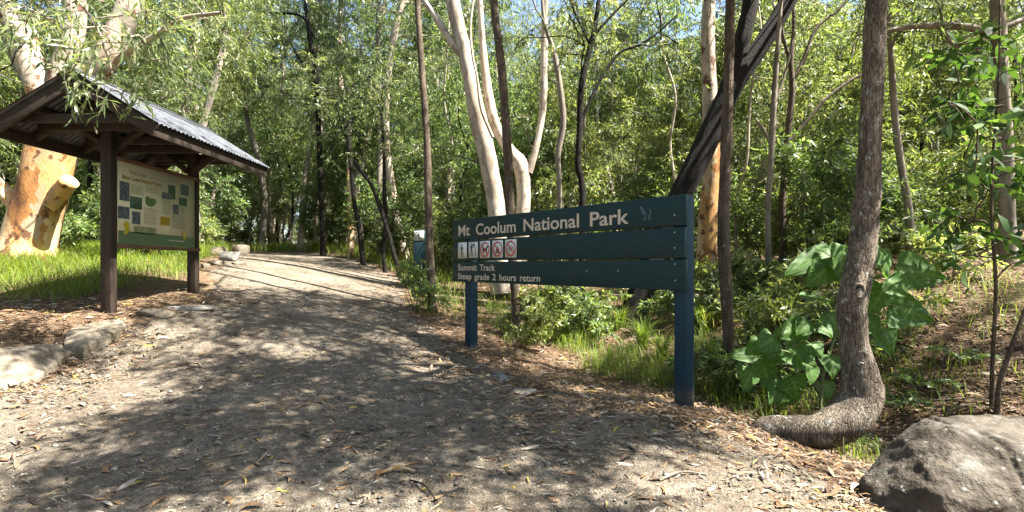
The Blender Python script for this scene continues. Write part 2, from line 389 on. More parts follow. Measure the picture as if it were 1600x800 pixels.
WHITEP = plain('pictogram_plate_white', (.66, .68, .64), .45, var=.06)
BLACKP = plain('symbol_black', (.015, .017, .02), .5)
REDP = plain('prohibition_red', (.45, .03, .035), .45)
GALV = plain('galvanised_bolt', (.45, .45, .44), .4, .5, .8)
FADED = plain('faded_grey_paint', (.085, .125, .15), .6, var=.3, scale=40)
def metalroof():
    k = NT('corrugated_zinc'); v = k.coord(); n = k.noise(v, 5., 5., .65); n2 = k.noise(v, 30., 3.)
    k.base(k.ramp(n, [(.3, (.04, .043, .05)), (.5, (.085, .092, .105)), (.7, (.15, .157, .17))]), k.ramp(n2, [(.3, (.38,) * 3), (.7, (.6,) * 3)]), .5)
    k.p.inputs['Metallic'].default_value = .55
    return k.m
ZINC = metalroof()

# ------------------------------------------------------------------ terrain sheets: path and ground
def axis_pts(lo, a, b, hi, d):
    mid = np.arange(a, b + 1e-6, d); out = [mid]
    x, s, l = b, d, []
    while x < hi: s *= 1.10; x += s; l.append(x)
    r, s, x = [], d, a
    while x > lo: s *= 1.10; x -= s; r.append(x)
    return np.concatenate([r[::-1], mid, l])
gx = axis_pts(-220, -6.5, 6., 220, .055); gy = axis_pts(-120, 2.2, 9., 260, .055)
GX, GY = np.meshgrid(gx, gy)
GZ = gz(np.clip(GX, -45, 45), np.clip(GY, -30, 60))
near = np.exp(-((GX) ** 2 + (GY - 5) ** 2) / 200)
GSD = path_sd(GX, GY) + .22 * wav(GX * 1.3, GY * 1.3, 1.) + .10 * wav(GX * 5, GY * 5, 2.)
GZ = GZ + near * (.012 * wav(GX * 3, GY * 3) + .007 * wav(GX * 9, GY * 9, 3.) + .004 * wav(GX * 23, GY * 21, 5.)) + (1 - sstep(-.2, .3, GSD)) * near * .02 * wav(GX * 2.2, GY * 2.6, 4)
MASK = sstep(-.35, .35, GSD)
ny, nx = GX.shape
idx = np.arange(ny * nx).reshape(ny, nx)
quads = np.stack([idx[:-1, :-1], idx[:-1, 1:], idx[1:, 1:], idx[1:, :-1]], -1).reshape(-1, 4)
qm = MASK.ravel()[quads].mean(1) > .5
VV = np.stack([GX, GY, GZ], -1).reshape(-1, 3)
for nm, sel in (('ground', ~qm), ('path', qm)):
    g = Geo(); q = quads[sel]; u, inv = np.unique(q, return_inverse=True)
    g.add(VV[u], inv.reshape(-1, 4), a=MASK.ravel()[u])
    tag(g.build(nm, GROUND, smooth=True, attr=True), kind='structure')

# ------------------------------------------------------------------ trail name sign
A0 = P(708, 394.5, 7.49); A1 = P(1070, 379, 4.68)
A0[2] = A1[2] = 0
U = A1 - A0; SL = np.linalg.norm(U); U /= SL
ZA = np.array([0, 0, 1.]); NB = np.cross(ZA, U)
NB = NB if NB @ (-A0) > 0 else -NB                      # board normal, towards the viewer
def sgn(px, py):
    """pixel -> (s along board, z)"""
    k = (px - 800) / F
    # A0 + s U : X = k Y
    s = (k * A0[1] - A0[0]) / (U[0] - k * U[1])
    Y = A0[1] + s * U[1]
    return s, CAMZ + (HZ - py) / F * Y
def z6(x, y):      # enlarged crop of the sign -> photograph
    return sgn(x / 3.902 + 690, y / 3.902 + 290)
def onb(s, z, off):
    return A0 + U * s + ZA * z + NB * off
bz = g1(*A1[:2])
TOP = sgn(1070, 303)[1]; BH, GAP = .288, .0165
sign = thing('park_sign', onb(SL - .1, g1(*onb(SL - .1, 0, 0)[:2]), -.05), 'wide teal timber sign of three planks with cream lettering and pictograms', 'sign')
boards = []
for i in range(3):
    g = Geo(); zc = TOP - BH / 2 - i * (BH + GAP)
    box(g, onb(SL / 2, zc, -.022), (SL / 2 + (.012 if i != 1 else .0), .022, BH / 2), [U, NB, ZA])
    boards.append(bevel(g.build('board', PAINT, sign), .005))
BOT = TOP - 3 * BH - 2 * GAP
for s in (.30, SL - .005):
    g = Geo(); p = onb(s, 0, -.044 - .068)
    zb = g1(p[0], p[1]) - .25
    box(g, onb(s - (.067 if s > 1 else 0), (TOP + .004 + zb) / 2, -.046 - .067), (.067, .067, (TOP + .004 - zb) / 2), [U, NB, ZA])
    bevel(g.build('post', PAINTP, sign), .007)
for (x, y) in [(1420, 180), (1420, 285), (1420, 380), (1422, 478), (1424, 578), (885, 519), (1075, 519)]:
    g = Geo(); s, z = z6(x, y)
    for k in range(8):
        a = k * math.pi / 4; b = a + math.pi / 4
        c = onb(s, z, .005)
        r_ = .008
        g.add([onb(s + r_ * math.cos(a), z + r_ * math.sin(a), .001), onb(s + r_ * math.cos(b), z + r_ * math.sin(b), .001), c], t=[(0, 1, 2)])
    g.build('bolt', GALV, sign)

FONTS = {}
def text_mesh(s, bold=.0, extrude=.004):
    cu = bpy.data.curves.new('lettering', 'FONT'); cu.body = s; cu.size = 1; cu.offset = bold; cu.extrude = extrude
    o = bpy.data.objects.new('lettering', cu); COL.objects.link(o)
    dg = bpy.context.evaluated_depsgraph_get(); me = bpy.data.meshes.new_from_object(o.evaluated_get(dg))
    me.calc_loop_triangles()
    v = np.array([x.co[:] for x in me.vertices]); t = np.array([x.vertices[:] for x in me.loop_triangles])
    bpy.data.objects.remove(o); bpy.data.curves.remove(cu); bpy.data.meshes.remove(me)
    return v, t
_h = text_mesh('H', .0); CAPH = _h[0][:, 1].max() - _h[0][:, 1].min()
def put_word(g, word, s0, s1, zb, cap, frame, bold=.02, depth=.002):
    v, t = text_mesh(word, bold)
    x = (v[:, 0] - v[:, 0].min()) / (v[:, 0].max() - v[:, 0].min()) * (s1 - s0) + s0
    y = v[:, 1] / CAPH * cap + zb
    zz = np.where(v[:, 2] > 0, depth, .0005)
    g.add(np.array([frame(a, b, c) for a, b, c in zip(x, y, zz)]), t=t)
LET = [(0, [('Mt', 103, 172, 310, 250), ('Coolum', 210, 453, 303, 225), ('National', 500, 838, 277, 182), ('Park', 905, 1142, 240, 138)]),
       (2, [('Summit', 101, 215, 524, 487), ('Track', 233, 326, 524, 487), ('Steep', 101, 182, 585, 550), ('grade', 200, 290, 588, 551), ('2', 309, 331, 588, 551), ('hours', 353, 455, 591, 554), ('return', 478, 601, 596, 557)])]
for bi, wl in LET:
    g = Geo()
    for (wd, x0, x1, yb, yt) in wl:
        s0, zb = z6(x0, yb); s1, _ = z6(x1, yb); _, zt = z6(x0, yt)
        zt2 = zb + abs(zt - zb)
        cap = .148 if bi == 0 else .083
        zb = {0: TOP - .085 - .148}.get(bi, (BOT + .165 if yb < 530 else BOT + .038))
        put_word(g, wd, s0, s1, zb, cap, onb, .014)
    o = g.build('lettering', CREAM, None, loc=sign.location); o.location = (0, 0, 0); o.parent = boards[bi]
# faded emblem on the top plank
g = Geo()
def strip(g, pts, w, frame, off, wend=None):
    pts = np.array(pts, float)
    d = np.gradient(pts, axis=0); d /= np.linalg.norm(d, axis=1)[:, None] + 1e-9
    nn = np.stack([-d[:, 1], d[:, 0]], 1)
    w = np.linspace(w, wend if wend is not None else w, len(pts))[:, None]
    a, b = pts + nn * w / 2, pts - nn * w / 2
    v = [frame(*p, off) for p in a] + [frame(*p, off) for p in b]; n = len(pts)
    g.add(v, [(i, i + 1, n + i + 1, n + i) for i in range(n - 1)])
def disc(g, c, r, frame, off, n=20, r0=0., sx=1.):
    th = np.arange(n) / n * 2 * math.pi
    o = [frame(c[0] + sx * r * math.cos(t), c[1] + r * math.sin(t), off) for t in th]
    if r0:
        i_ = [frame(c[0] + sx * r0 * math.cos(t), c[1] + r0 * math.sin(t), off) for t in th]
        g.add(o + i_, [(i, (i + 1) % n, n + (i + 1) % n, n + i) for i in range(n)])
    else:
        g.add(o + [frame(*c, off)], t=[(i, (i + 1) % n, n) for i in range(n)])
def ef(x, y): return sgn(x / 13.34 + 980, y / 13.34 + 300)
strip(g, [ef(270, 300), ef(320, 370), ef(390, 470)], .022, onb, .0012, .014)
strip(g, [ef(285, 350), ef(320, 430), ef(350, 480)], .012, onb, .0012, .006)
strip(g, [ef(480, 360), ef(485, 420), ef(470, 480)], .014, onb, .0012, .010)
strip(g, [ef(380, 480), ef(385, 585)], .010, onb, .0012)
strip(g, [ef(430, 500), ef(480, 500), ef(485, 575), ef(440, 575)], .010, onb, .0012)
strip(g, [ef(440, 538), ef(482, 538)], .009, onb, .0012)
strip(g, [ef(340, 560), ef(360, 600)], .016, onb, .0012, .004)
o = g.build('faded_emblem', FADED, None, loc=sign.location); o.location = (0, 0, 0); o.parent = boards[0]
# pictogram plates
def walker(f, g, cx, cz, h, pole=True, pack=True):
    k = h
    disc(g, (cx, cz + .43 * k), .065 * k, f, .0042, 12)
    strip(g, [(cx, cz + .34 * k), (cx - .01 * k, cz + .02 * k)], .15 * k, f, .0042, .12 * k)
    strip(g, [(cx, cz + .05 * k), (cx + .06 * k, cz - .2 * k), (cx + .07 * k, cz - .45 * k)], .085 * k, f, .0042, .05 * k)
    strip(g, [(cx - .02 * k, cz + .05 * k), (cx - .06 * k, cz - .2 * k), (cx - .12 * k, cz - .45 * k)], .085 * k, f, .0043, .05 * k)
    strip(g, [(cx + .02 * k, cz + .3 * k), (cx + .1 * k, cz + .15 * k), (cx + .18 * k, cz + .16 * k)], .05 * k, f, .0043)
    if pole: strip(g, [(cx + .19 * k, cz + .25 * k), (cx + .17 * k, cz - .45 * k)], .02 * k, f, .0042)
    if pack: strip(g, [(cx - .1 * k, cz + .32 * k), (cx - .1 * k, cz + .1 * k)], .09 * k, f, .0041)
plates = [((101, 154), (362, 453), 'one'), ((166, 221), (356, 449), 'two'), ((235, 296), (350, 443), 'dog'), ((310, 374), (344, 440), 'fire'), ((388, 457), (338, 438), 'bike')]
PZ = TOP - BH - GAP - BH / 2 + .005
for (xa, xb), (ya, yb), kind in plates:
    s0, _ = z6(xa, ya); s1, _ = z6(xb, ya); sc_ = (s0 + s1) / 2
    hw = (s1 - s0) / 2; hh = hw * 1.06
    g = Geo(); box(g, onb(sc_, PZ, .0015), (hw, .0015, hh), [U, NB, ZA])
    lab = {'one': 'white pictogram plate with one bushwalker and pole', 'two': 'white pictogram plate with an adult and a child walking', 'dog': 'white plate with a red ring crossing out a dog',
           'fire': 'white plate with a red ring crossing out a campfire', 'bike': 'white plate with a red ring crossing out a bicycle'}[kind]
    pl = g.build('pictogram', WHITEP, sign); pl['label'] = lab
    g = Geo(); H = hh * 2
    if kind == 'one': walker(onb, g, sc_ - .01, PZ - .01, H * .86)
    elif kind == 'two':
        walker(onb, g, sc_ - .03, PZ + .0, H * .9, False); walker(onb, g, sc_ + .05, PZ - .045, H * .52, False, False)
        strip(g, [(sc_ - .02, PZ + .06), (sc_ + .03, PZ + .075), (sc_ + .045, PZ + .02)], .022, onb, .0044)
        disc(g, (sc_ + .02, PZ + .088), .012, onb, .0043, 10)
    elif kind == 'dog':
        strip(g, [(sc_ - .05, PZ + .0), (sc_ + .04, PZ + .0)], .036, onb, .0042); disc(g, (sc_ + .05, PZ + .03), .02, onb, .0043, 10)
        for dx in (-.045, -.03, .025, .04): strip(g, [(sc_ + dx, PZ), (sc_ + dx, PZ - .05)], .012, onb, .0041)
        strip(g, [(sc_ - .05, PZ + .01), (sc_ - .065, PZ + .04)], .01, onb, .0041)
    elif kind == 'fire':
        strip(g, [(sc_, PZ - .03), (sc_ + .008, PZ + .0), (sc_, PZ + .055)], .05, onb, .0042, .002)
        strip(g, [(sc_ - .02, PZ - .03), (sc_ - .025, PZ + .01)], .03, onb, .0041, .002); strip(g, [(sc_ + .022, PZ - .03), (sc_ + .03, PZ + .015)], .028, onb, .0041, .002)
        strip(g, [(sc_ - .045, PZ - .045), (sc_ + .045, PZ - .045)], .018, onb, .0042)
    else:
        for dx in (-.04, .04): disc(g, (sc_ + dx, PZ - .015), .03, onb, .0042, 20, .024)
        strip(g, [(sc_ - .04, PZ - .015), (sc_ - .01, PZ + .03), (sc_ + .03, PZ + .03), (sc_ + .0, PZ - .015), (sc_ - .04, PZ - .015)], .006, onb, .0043)
        strip(g, [(sc_ + .04, PZ - .015), (sc_ + .025, PZ + .045), (sc_ + .045, PZ + .05)], .006, onb, .0043)
    o = g.build('symbol', BLACKP, None, loc=sign.location); o.location = (0, 0, 0); o.parent = pl
    if kind in ('dog', 'fire', 'bike'):
        g = Geo(); r1 = hw * .92
        disc(g, (sc_, PZ), r1, onb, .0052, 40, r1 * .82)
        q = r1 * .68; strip(g, [(sc_ - q, PZ + q), (sc_ + q, PZ - q)], r1 * .16, onb, .0056)
        o = g.build('ring', REDP, None, loc=sign.location); o.location = (0, 0, 0); o.parent = pl

# ------------------------------------------------------------------ information shelter
KX, KY0, KY1 = -5.0, 6.27, 7.93
RY0, RY1, RZ, EZ, HW = 5.757, 8.36, CAMZ + 2.215, CAMZ + 1.645, .92
shel = thing('information_shelter', (KX, KY0, g1(KX, KY0)), 'timber information shelter with corrugated gable roof and notice panel beside the path', 'shelter')
for y in (KY0, KY1):
    g = Geo(); zb = g1(KX, y) - .3; zt = RZ - .10
    box(g, (KX, y, (zb + zt) / 2), (.066, .052, (zt - zb) / 2)); bevel(g.build('post', WOOD, shel), .006)
for y in (RY0 + .10, KY0 - .075, KY0 + .62, KY1 - .5, KY1 + .075, RY1 - .10):
    g = Geo(); beam(g, (KX - HW + .12, y, EZ + .06), (KX + HW - .12, y, EZ + .06), .045, .105)
    bevel(g.build('tie_beam', WOODH, shel), .004)
sl_ = (RZ - EZ) / HW
for sx in (-1, 1):
    for y in (KY0 - .035, KY0 + .66, KY1 - .46, KY1 + .035):
        g = Geo(); beam(g, (KX + sx * .03, y, RZ - .11), (KX + sx * (HW - .05), y, EZ - .06), .045, .11)
        g.build('rafter', WOODH, shel)
    for fr in (.22, .60):
        g = Geo(); x = KX + sx * HW * fr; z = RZ - sl_ * HW * fr - .045
        beam(g, (x, RY0 + .05, z), (x, RY1 - .05, z), .075, .04); g.build('purlin', WOODH, shel)
    for y in (RY0, RY1):                      # barge boards
        g = Geo(); beam(g, (KX + sx * .0, y, RZ - .10), (KX + sx * (HW + .02), y, EZ - .105), .035, .15)
        bevel(g.build('barge_board', WOODH, shel), .004)
    g = Geo(); x = KX + sx * (HW + .0); beam(g, (x, RY0 - .02, EZ - .095), (x, RY1 + .02, EZ - .095), .035, .15); bevel(g.build('fascia_board', WOODH, shel), .004)
    # struts from post to rafter, both trusses
    for y in (KY0 + .06, KY1 - .06):
        g = Geo(); beam(g, (KX + sx * .05, y, EZ - .18), (KX + sx * .55, y, EZ + .20), .04, .08); g.build('strut', WOODH, shel)
    # corrugated sheets
    g = Geo(); ny_ = 420; ys = np.linspace(RY0 - .05, RY1 + .05, ny_); ts = np.linspace(0, 1, 7)
    YY, TT = np.meshgrid(ys, ts)
    nv = np.array([sx * sl_, 0, 1]) / math.hypot(sl_, 1)
    hgt = .009 * np.sin(YY * 2 * math.pi / .076) + .012
    base = np.stack([KX + sx * (HW + .06) * TT, YY, RZ - sl_ * (HW + .06) * TT], -1)
    top = base + nv * hgt[..., None]; bot = top - nv * .0025
    n = ny_ * 7; id_ = np.arange(n).reshape(7, ny_)
    q = np.stack([id_[:-1, :-1], id_[:-1, 1:], id_[1:, 1:], id_[1:, :-1]], -1).reshape(-1, 4)
    g.add(np.vstack([top.reshape(-1, 3), bot.reshape(-1, 3)]), np.vstack([q, q[:, ::-1] + n]))
    g.build('roof_sheet', ZINC, shel, smooth=True)
g = Geo()
for sx in (-1, 1):
    beam(g, (KX + sx * .075, RY0 - .06, RZ + .028 - sl_ * .075), (KX + sx * .075, RY1 + .06, RZ + .028 - sl_ * .075), .16, .004, up=(sx * sl_, 0, 1))
tube(g, [(KX, RY0 - .06, RZ + .03), (KX, RY1 + .06, RZ + .03)], .02, 8)
g.build('ridge_cap', ZINC, shel)
# notice panel: faces +X, art placed from an enlarged crop
PX = KX + .075
def pf(x, y, off=0.):
    px, py = x / 4.444 + 160, y / 4.444 + 230
    Y = F * PX / (px - 800)
    return np.array([PX + off, Y, CAMZ + (HZ - py) / F * Y])
Y0p, Y1p = KY0 + .052, KY1 - .075
Zb, Zt = pf(107, 668)[2], pf(107, 92)[2]
def pw(y, z, off): return np.array([PX + off, y, z])
def uv(x, y):
    p = pf(x, y); return p[1], p[2]
panel_mat = plain('notice_panel_print', (.52, .50, .33), .35, .4, var=.05)
g = Geo(); box(g, (PX - .012, (Y0p + Y1p) / 2, (Zb + Zt) / 2), (.012, (Y1p - Y0p) / 2, (Zt - Zb) / 2))
panel = g.build('notice_panel', panel_mat, shel)
def sub(g, name, mat):
    o = g.build(name, mat, None, loc=shel.location); o.location = (0, 0, 0); o.parent = panel; return o
for z in (Zt + .025, Zb - .03):
    g = Geo(); beam(g, (PX - .005, Y0p - .02, z), (PX - .005, Y1p + .1, z), .06, .05); bevel(sub(g, 'frame_rail', RAILM), .004)
g = Geo(); beam(g, (PX - .005, Y1p + .022, Zb), (PX - .005, Y1p + .022, Zt), .05, .044, up=(1, 0, 0)); sub(g, 'frame_stile', WOOD)
def quad(g, pts, off, a=0.): g.add([pw(y, z, off) for y, z in pts], [(0, 1, 2, 3)], a=a)
g = Geo(); quad(g, [(Y0p, Zb), (Y1p, Zb), (Y1p, Zb + .155), (Y0p, Zb + .165)], .002); sub(g, 'footer_band', plain('panel_green_band', (.10, .15, .075), .4, var=.1))
def photomat(name, cols, sc):
    k = NT(name); n = k.noise(k.coord((1, 1, 1.0)), sc, 5., .7)
    k.base(k.ramp(n, [(.3 + .4 * i / (len(cols) - 1), c) for i, c in enumerate(cols)]), .35, .4); return k.m
pm = [photomat('printed_photo_forest', [(.02, .025, .03), (.07, .09, .10), (.20, .24, .27)], 26), photomat('printed_photo_coast', [(.015, .04, .02), (.05, .10, .05), (.09, .16, .2)], 18),
      photomat('printed_photo_mountain', [(.02, .035, .07), (.08, .11, .12), (.22, .2, .17)], 16)]
for i, (xa, ya, xb, yb) in enumerate([(118, 240, 187, 372), (190, 345, 274, 430), (107, 412, 187, 497), (205, 448, 263, 535), (456, 265, 506, 360), (410, 317, 480, 360), (541, 262, 598, 335), (530, 352, 586, 408), (488, 398, 528, 464)]):
    (ya_, zt_), (yb_, zt2), (_, zb_), (_, zb2) = uv(xa, ya), uv(xb, ya), uv(xa, yb), uv(xb, yb)
    g = Geo(); off = .002 if i != 5 else .0035
    zt_ = uv((xa + xb) / 2, ya)[1]; zb_ = uv((xa + xb) / 2, yb)[1]
    quad(g, [(ya_, zb_), (yb_, zb_), (yb_, zt_), (ya_, zt_)], off); sub(g, 'photo', pm[i % 3])
g = Geo(); y0, z0 = uv(402, 480); y1, z1 = uv(468, 548); quad(g, [(y0, z1), (y1, z1), (y1, z0), (y0, z0)], .002); sub(g, 'ochre_box', plain('printed_ochre', (.34, .22, .02), .4))
g = Geo(); oc = [(298, 345), (318, 340), (325, 352), (345, 355), (365, 362), (374, 378), (370, 392), (358, 408), (342, 415), (325, 412), (305, 400), (297, 378)]
cc = uv(335, 380); g.add([pw(*uv(*p), .002) for p in oc] + [pw(*cc, .002)], t=[(i, (i + 1) % 12, 12) for i in range(12)]); sub(g, 'park_map', plain('printed_map_green', (.10, .17, .06), .4, var=.2))
g = Geo()
for (x0, yr, x1) in [(145, 575, 12), (150, 520, 8), (555, 590, 10)]: pass
for (cx, cy_, rx) in [(165, 540, 20), (172, 570, 16), (160, 590, 14), (565, 600, 14), (568, 625, 14)]:
    disc(g, uv(cx, cy_), rx * .0024, pw, .0035 + .0007 * (cy_ // 7 % 7), 10)
sub(g, 'wattle_drawing', plain('printed_wattle_yellow', (.42, .33, .02), .5, var=.3))
g = Geo()
y0, z0 = uv(215, 545); y1, z1 = uv(372, 610); quad(g, [(y0, z1), (y1, z1), (y1, z0), (y0, z0)], .002); sub(g, 'shore_drawing', photomat('printed_shore', [(.10, .12, .03), (.22, .24, .10), (.24, .30, .28)], 14))
g = Geo(); rr = random.Random(3)
for (xa, ya, xb, yb) in [(195, 270, 290, 330), (285, 425, 395, 540), (415, 365, 480, 470), (480, 475, 590, 570), (300, 280, 400, 325), (530, 415, 590, 465)]:
    y = ya
    while y < yb:
        e = xb - rr.random() * (xb - xa) * .3
        (p0, q0), (p1, q1) = uv(xa, y), uv(e, y); q0 = q1 = uv((xa + e) / 2, y)[1]
        quad(g, [(p0, q0 - .004), (p1, q0 - .004), (p1, q0 + .002), (p0, q0 + .002)], .002); y += 9
sub(g, 'print_lines', plain('printed_grey_text', (.21, .205, .135), .5))
g = Geo()
y0, zc = uv(185, 185); y1, _ = uv(300, 200); zc = uv(240, 190)[1]; put_word(g, 'Welcome', y0, y1, zc - .02, .065, pw, .0, .003)
y2, _ = uv(315, 200); y3, _ = uv(425, 220)
strip(g, [(y2 + (y3 - y2) * t, zc - .005 + .012 * math.sin(t * 22)) for t in np.linspace(0, 1, 40)], .006, pw, .003)
sub(g, 'heading', plain('printed_script_grey', (.20, .19, .11), .5))
g = Geo(); xs = [(137, 195), (203, 260), (268, 340), (348, 412)]; zc = uv(270, 235)[1]
for wd, (xa, xb) in zip(('Mount', 'Coolum', 'National', 'Park'), xs):
    put_word(g, wd, uv(xa, 230)[0], uv(xb, 230)[0], zc - .02, .05, pw, .02, .003)
sub(g, 'heading', plain('printed_ochre_heading', (.26, .19, .035), .5))
g = Geo(); ya_, yb_ = uv(460, 660)[0], uv(565, 660)[0]; zc = Zb + .075
for i in range(14):
    a = ya_ + (yb_ - ya_) * i / 14; quad(g, [(a, zc), (a + (yb_ - ya_) / 20, zc), (a + (yb_ - ya_) / 20, zc + .022 - .008 * (i % 3)), (a, zc + .022 - .008 * (i % 3))], .004)
sub(g, 'footer_print', plain('printed_white', (.6, .6, .5), .5))

# ------------------------------------------------------------------ trail marker post and far rail
b = snap(655.5, 13.2); hm = (HZ - 359) / F * 13.2 + CAMZ - b[2]
mk = thing('trail_marker', b, 'short blue marker post with a white plate at the path edge', 'marker post')
g = Geo(); box(g, b + (0, 0, hm / 2 - .15), (.145, .06, hm / 2 + .15)); bevel(g.build('post', paint('marker_post_paint', (.004, .024, .032), .5, 0., (26, 26, 1.2)), mk), .008)
g = Geo(); box(g, b + (0, -.064, hm - .16), (.128, .004, .125)); pl = g.build('plate', plain('marker_plate_grey', (.38, .40, .36), .5, var=.2), mk)
def mf(x, z, off): return b + np.array([x, -.068 - off, z])
g = Geo(); strip(g, [(0, hm - .25), (.0, hm - .16), (.02, hm - .12)], .02, mf, .002); disc(g, (-.01, hm - .14), .03, mf, .003, 10)
for z in (.065, .085): strip(g, [(-.09, hm - z), (.09, hm - z)], .008, mf, .002)
o = g.build('symbol', BLACKP, None, loc=b); o.location = (0, 0, 0); o.parent = pl
a, c = snap(352, 30), snap(388, 30.)
rl = thing('timber_barrier', (a + c) / 2, 'low dark slatted timber barrier where the path disappears into the trees', 'barrier')
for k in (.25, .45, .65):
    g = Geo(); beam(g, a + (0, 0, k), c + (0, 0, k), .05, .1); g.build('rail', WOODH, rl)
for t in (.1, .9):
    g = Geo(); p = a + (c - a) * t; box(g, p + (0, .06, .3), (.05, .05, .45)); g.build('post', WOODH, rl)

# ------------------------------------------------------------------ stones
def rock(name, label, center, size, mat, cuts=(), seed=0, rough=.08, rz=0., sub_=4, group=None, cat='rock', pw_=.45, crack=None, nc=11):
    bm = bmesh.new(); bmesh.ops.create_icosphere(bm, subdivisions=sub_, radius=1)
    v = np.array([x.co[:] for x in bm.verts]); t = np.array([[q.index for q in f.verts] for f in bm.faces]); bm.free()
    v = np.sign(v) * np.abs(v) ** pw_
    rs = np.random.default_rng(seed)
    cuts = list(cuts) + [(rs.normal(size=3), rs.uniform(.78, 1.05)) for _ in range(nc)]
    for nrm, d in cuts:
        nrm = np.asarray(nrm, float); nrm /= np.linalg.norm(nrm)
        k = v @ nrm - d; v = v - np.outer(np.where(k > 0, k, 0) * .96, nrm)
    if crack is not None:
        cn = np.asarray(crack[:3], float); cn /= np.linalg.norm(cn); q = v @ cn - crack[3] + .03 * np.sin(v[:, 1] * 5 + v[:, 2] * 7)
        v = v * (1 - crack[4] * np.exp(-(q / .035) ** 2))[:, None]
        v = v - np.outer(np.where(q < 0, .035, 0), cn) * 0 + np.where(q < 0, -.03, 0)[:, None] * v
    v = v * np.asarray(size, float)
    dis = np.array([mnoise.fractal(Vector(x * 2.2 + seed * 3.1), 1., 2., 4) for x in v]) * rough * np.mean(size)
    dis += np.array([mnoise.noise(Vector(x * 9 + seed)) for x in v]) * rough * .22 * np.mean(size)
    v = v + unit(v) * dis[:, None]
    c, s = math.cos(rz), math.sin(rz); v = v @ np.array([[c, s, 0], [-s, c, 0], [0, 0, 1]])
    g = Geo(); g.add(v + center, t=t)
    o = g.build(name, mat, loc=center, smooth=True)
    return tag(o, label, cat, group)
def hullrock(name, label, pts, mat, bev=.035, amp=.012, seed=0, cuts=3, cat='rock', crack=None):
    pts = np.asarray(pts, float); c = pts.mean(0)
    bm = bmesh.new()
    for p in pts: bm.verts.new(p - c)
    res = bmesh.ops.convex_hull(bm, input=bm.verts[:])
    bmesh.ops.delete(bm, geom=[v for v in bm.verts if not v.link_faces], context='VERTS')
    bmesh.ops.dissolve_limit(bm, angle_limit=R(6), verts=bm.verts[:], edges=bm.edges[:])
    bmesh.ops.bevel(bm, geom=bm.edges[:], offset=bev, segments=3, profile=.6, affect='EDGES')
    bmesh.ops.triangulate(bm, faces=bm.faces[:])
    for _ in range(cuts):
        ee = [e for e in bm.edges if e.calc_length() > .035]
        if ee: bmesh.ops.subdivide_edges(bm, edges=ee, cuts=1, use_grid_fill=True)
        bmesh.ops.triangulate(bm, faces=[f for f in bm.faces if len(f.verts) > 3])
    bm.normal_update()
    for v in bm.verts:
        p = v.co + Vector((seed * 1.7, 0, 0))
        d = amp * (1.6 * mnoise.noise(p * 3.5) + 1.0 * mnoise.noise(p * 9) + .55 * mnoise.noise(p * 22) + .8 * (abs(mnoise.noise(p * 5.5)) - .25))
        if crack is not None:
            q = v.co.dot(Vector(crack[:3])) - crack[3] + .02 * mnoise.noise(p * 6)
            d -= crack[4] * math.exp(-(q / .014) ** 2)
        v.co += v.normal * d
    me = bpy.data.meshes.new(name); bm.to_mesh(me); bm.free()
    me.polygons.foreach_set('use_smooth', np.ones(len(me.polygons), bool)); me.materials.append(mat)
    o = bpy.data.objects.new(name, me); COL.objects.link(o); o.location = c
    return tag(o, label, cat)
def dn(p, z): return np.array([p[0], p[1], z])
_B = [P(1345, 748, 3.12), P(1372, 708, 3.2), P(1396, 688, 3.2), P(1440, 655, 3.25), P(1500, 648, 3.3), P(1580, 650, 3.3), P(1690, 672, 3.2), P(1452, 676, 2.98), P(1500, 668, 2.9), P(1590, 690, 2.72), P(1700, 720, 2.7),
      P(1372, 775, 2.9), P(1455, 760, 2.68), P(1480, 800, 2.60), P(1600, 780, 2.52), P(1700, 800, 2.6), P(1440, 668, 3.6), P(1560, 664, 3.75), P(1650, 690, 3.7), P(1400, 720, 3.6)]
_B += [dn(p, -.35) for p in _B[11:16]] + [dn(P(1345, 748, 3.12), -.3), dn(P(1400, 720, 3.6), -.4), dn(P(1650, 690, 3.7), -.4)]
hullrock('boulder', 'big brown lichen spotted boulder with a split edge below the bent tree', _B, ROCK_DARK, .035, .017, 4, 4, crack=(.97, .05, -.22, -.17, .022))
_E = [P(-160, 560, 4.4), P(0, 547, 4.75), P(60, 541, 5.05), P(104, 541, 5.4), P(-160, 552, 4.9), P(0, 539, 5.2), P(80, 536, 5.55), P(114, 549, 5.3), P(66, 583, 4.75), P(30, 600, 4.55), P(-40, 614, 4.35), P(-160, 640, 4.1)]
_E += [dn(p, p[2] - .5) for p in _E]
hullrock('edging_stone', 'long tan sandstone edging block, biggest of the row before the shelter', _E, ROCK_TAN, .014, .011, 11, 4)
_E = [P(99, 536, 5.35), P(105, 516, 5.6), P(125, 503, 5.95), P(154, 491, 6.3), P(188, 496, 6.2), P(195, 503, 5.95), P(134, 524, 5.35), P(99, 538, 5.3), P(132, 543, 5.22), P(194, 512, 5.85)]
_E += [dn(p, p[2] - .4) for p in _E]
hullrock('edging_stone', 'flat topped pale sandstone block at the foot of the front shelter post', _E, ROCK_TAN, .012, .009, 12, 4)
p = hit(246, 493); rock('edging_stone', 'low grey brown kerb stone in front of the notice panel', p + (0, 0, .02), (.20, .13, .085), ROCK_TAN, [((0, 0, 1), .75)], 13, .06, R(12), 4)
p = hit(300, 483); rock('edging_stone', 'thin pale stone sunk flush in the path edge past the kerb stone', p + (0, 0, .01), (.30, .10, .05), ROCK_GREY, [((0, 0, 1), .7)], 14, .06, R(20), 4)
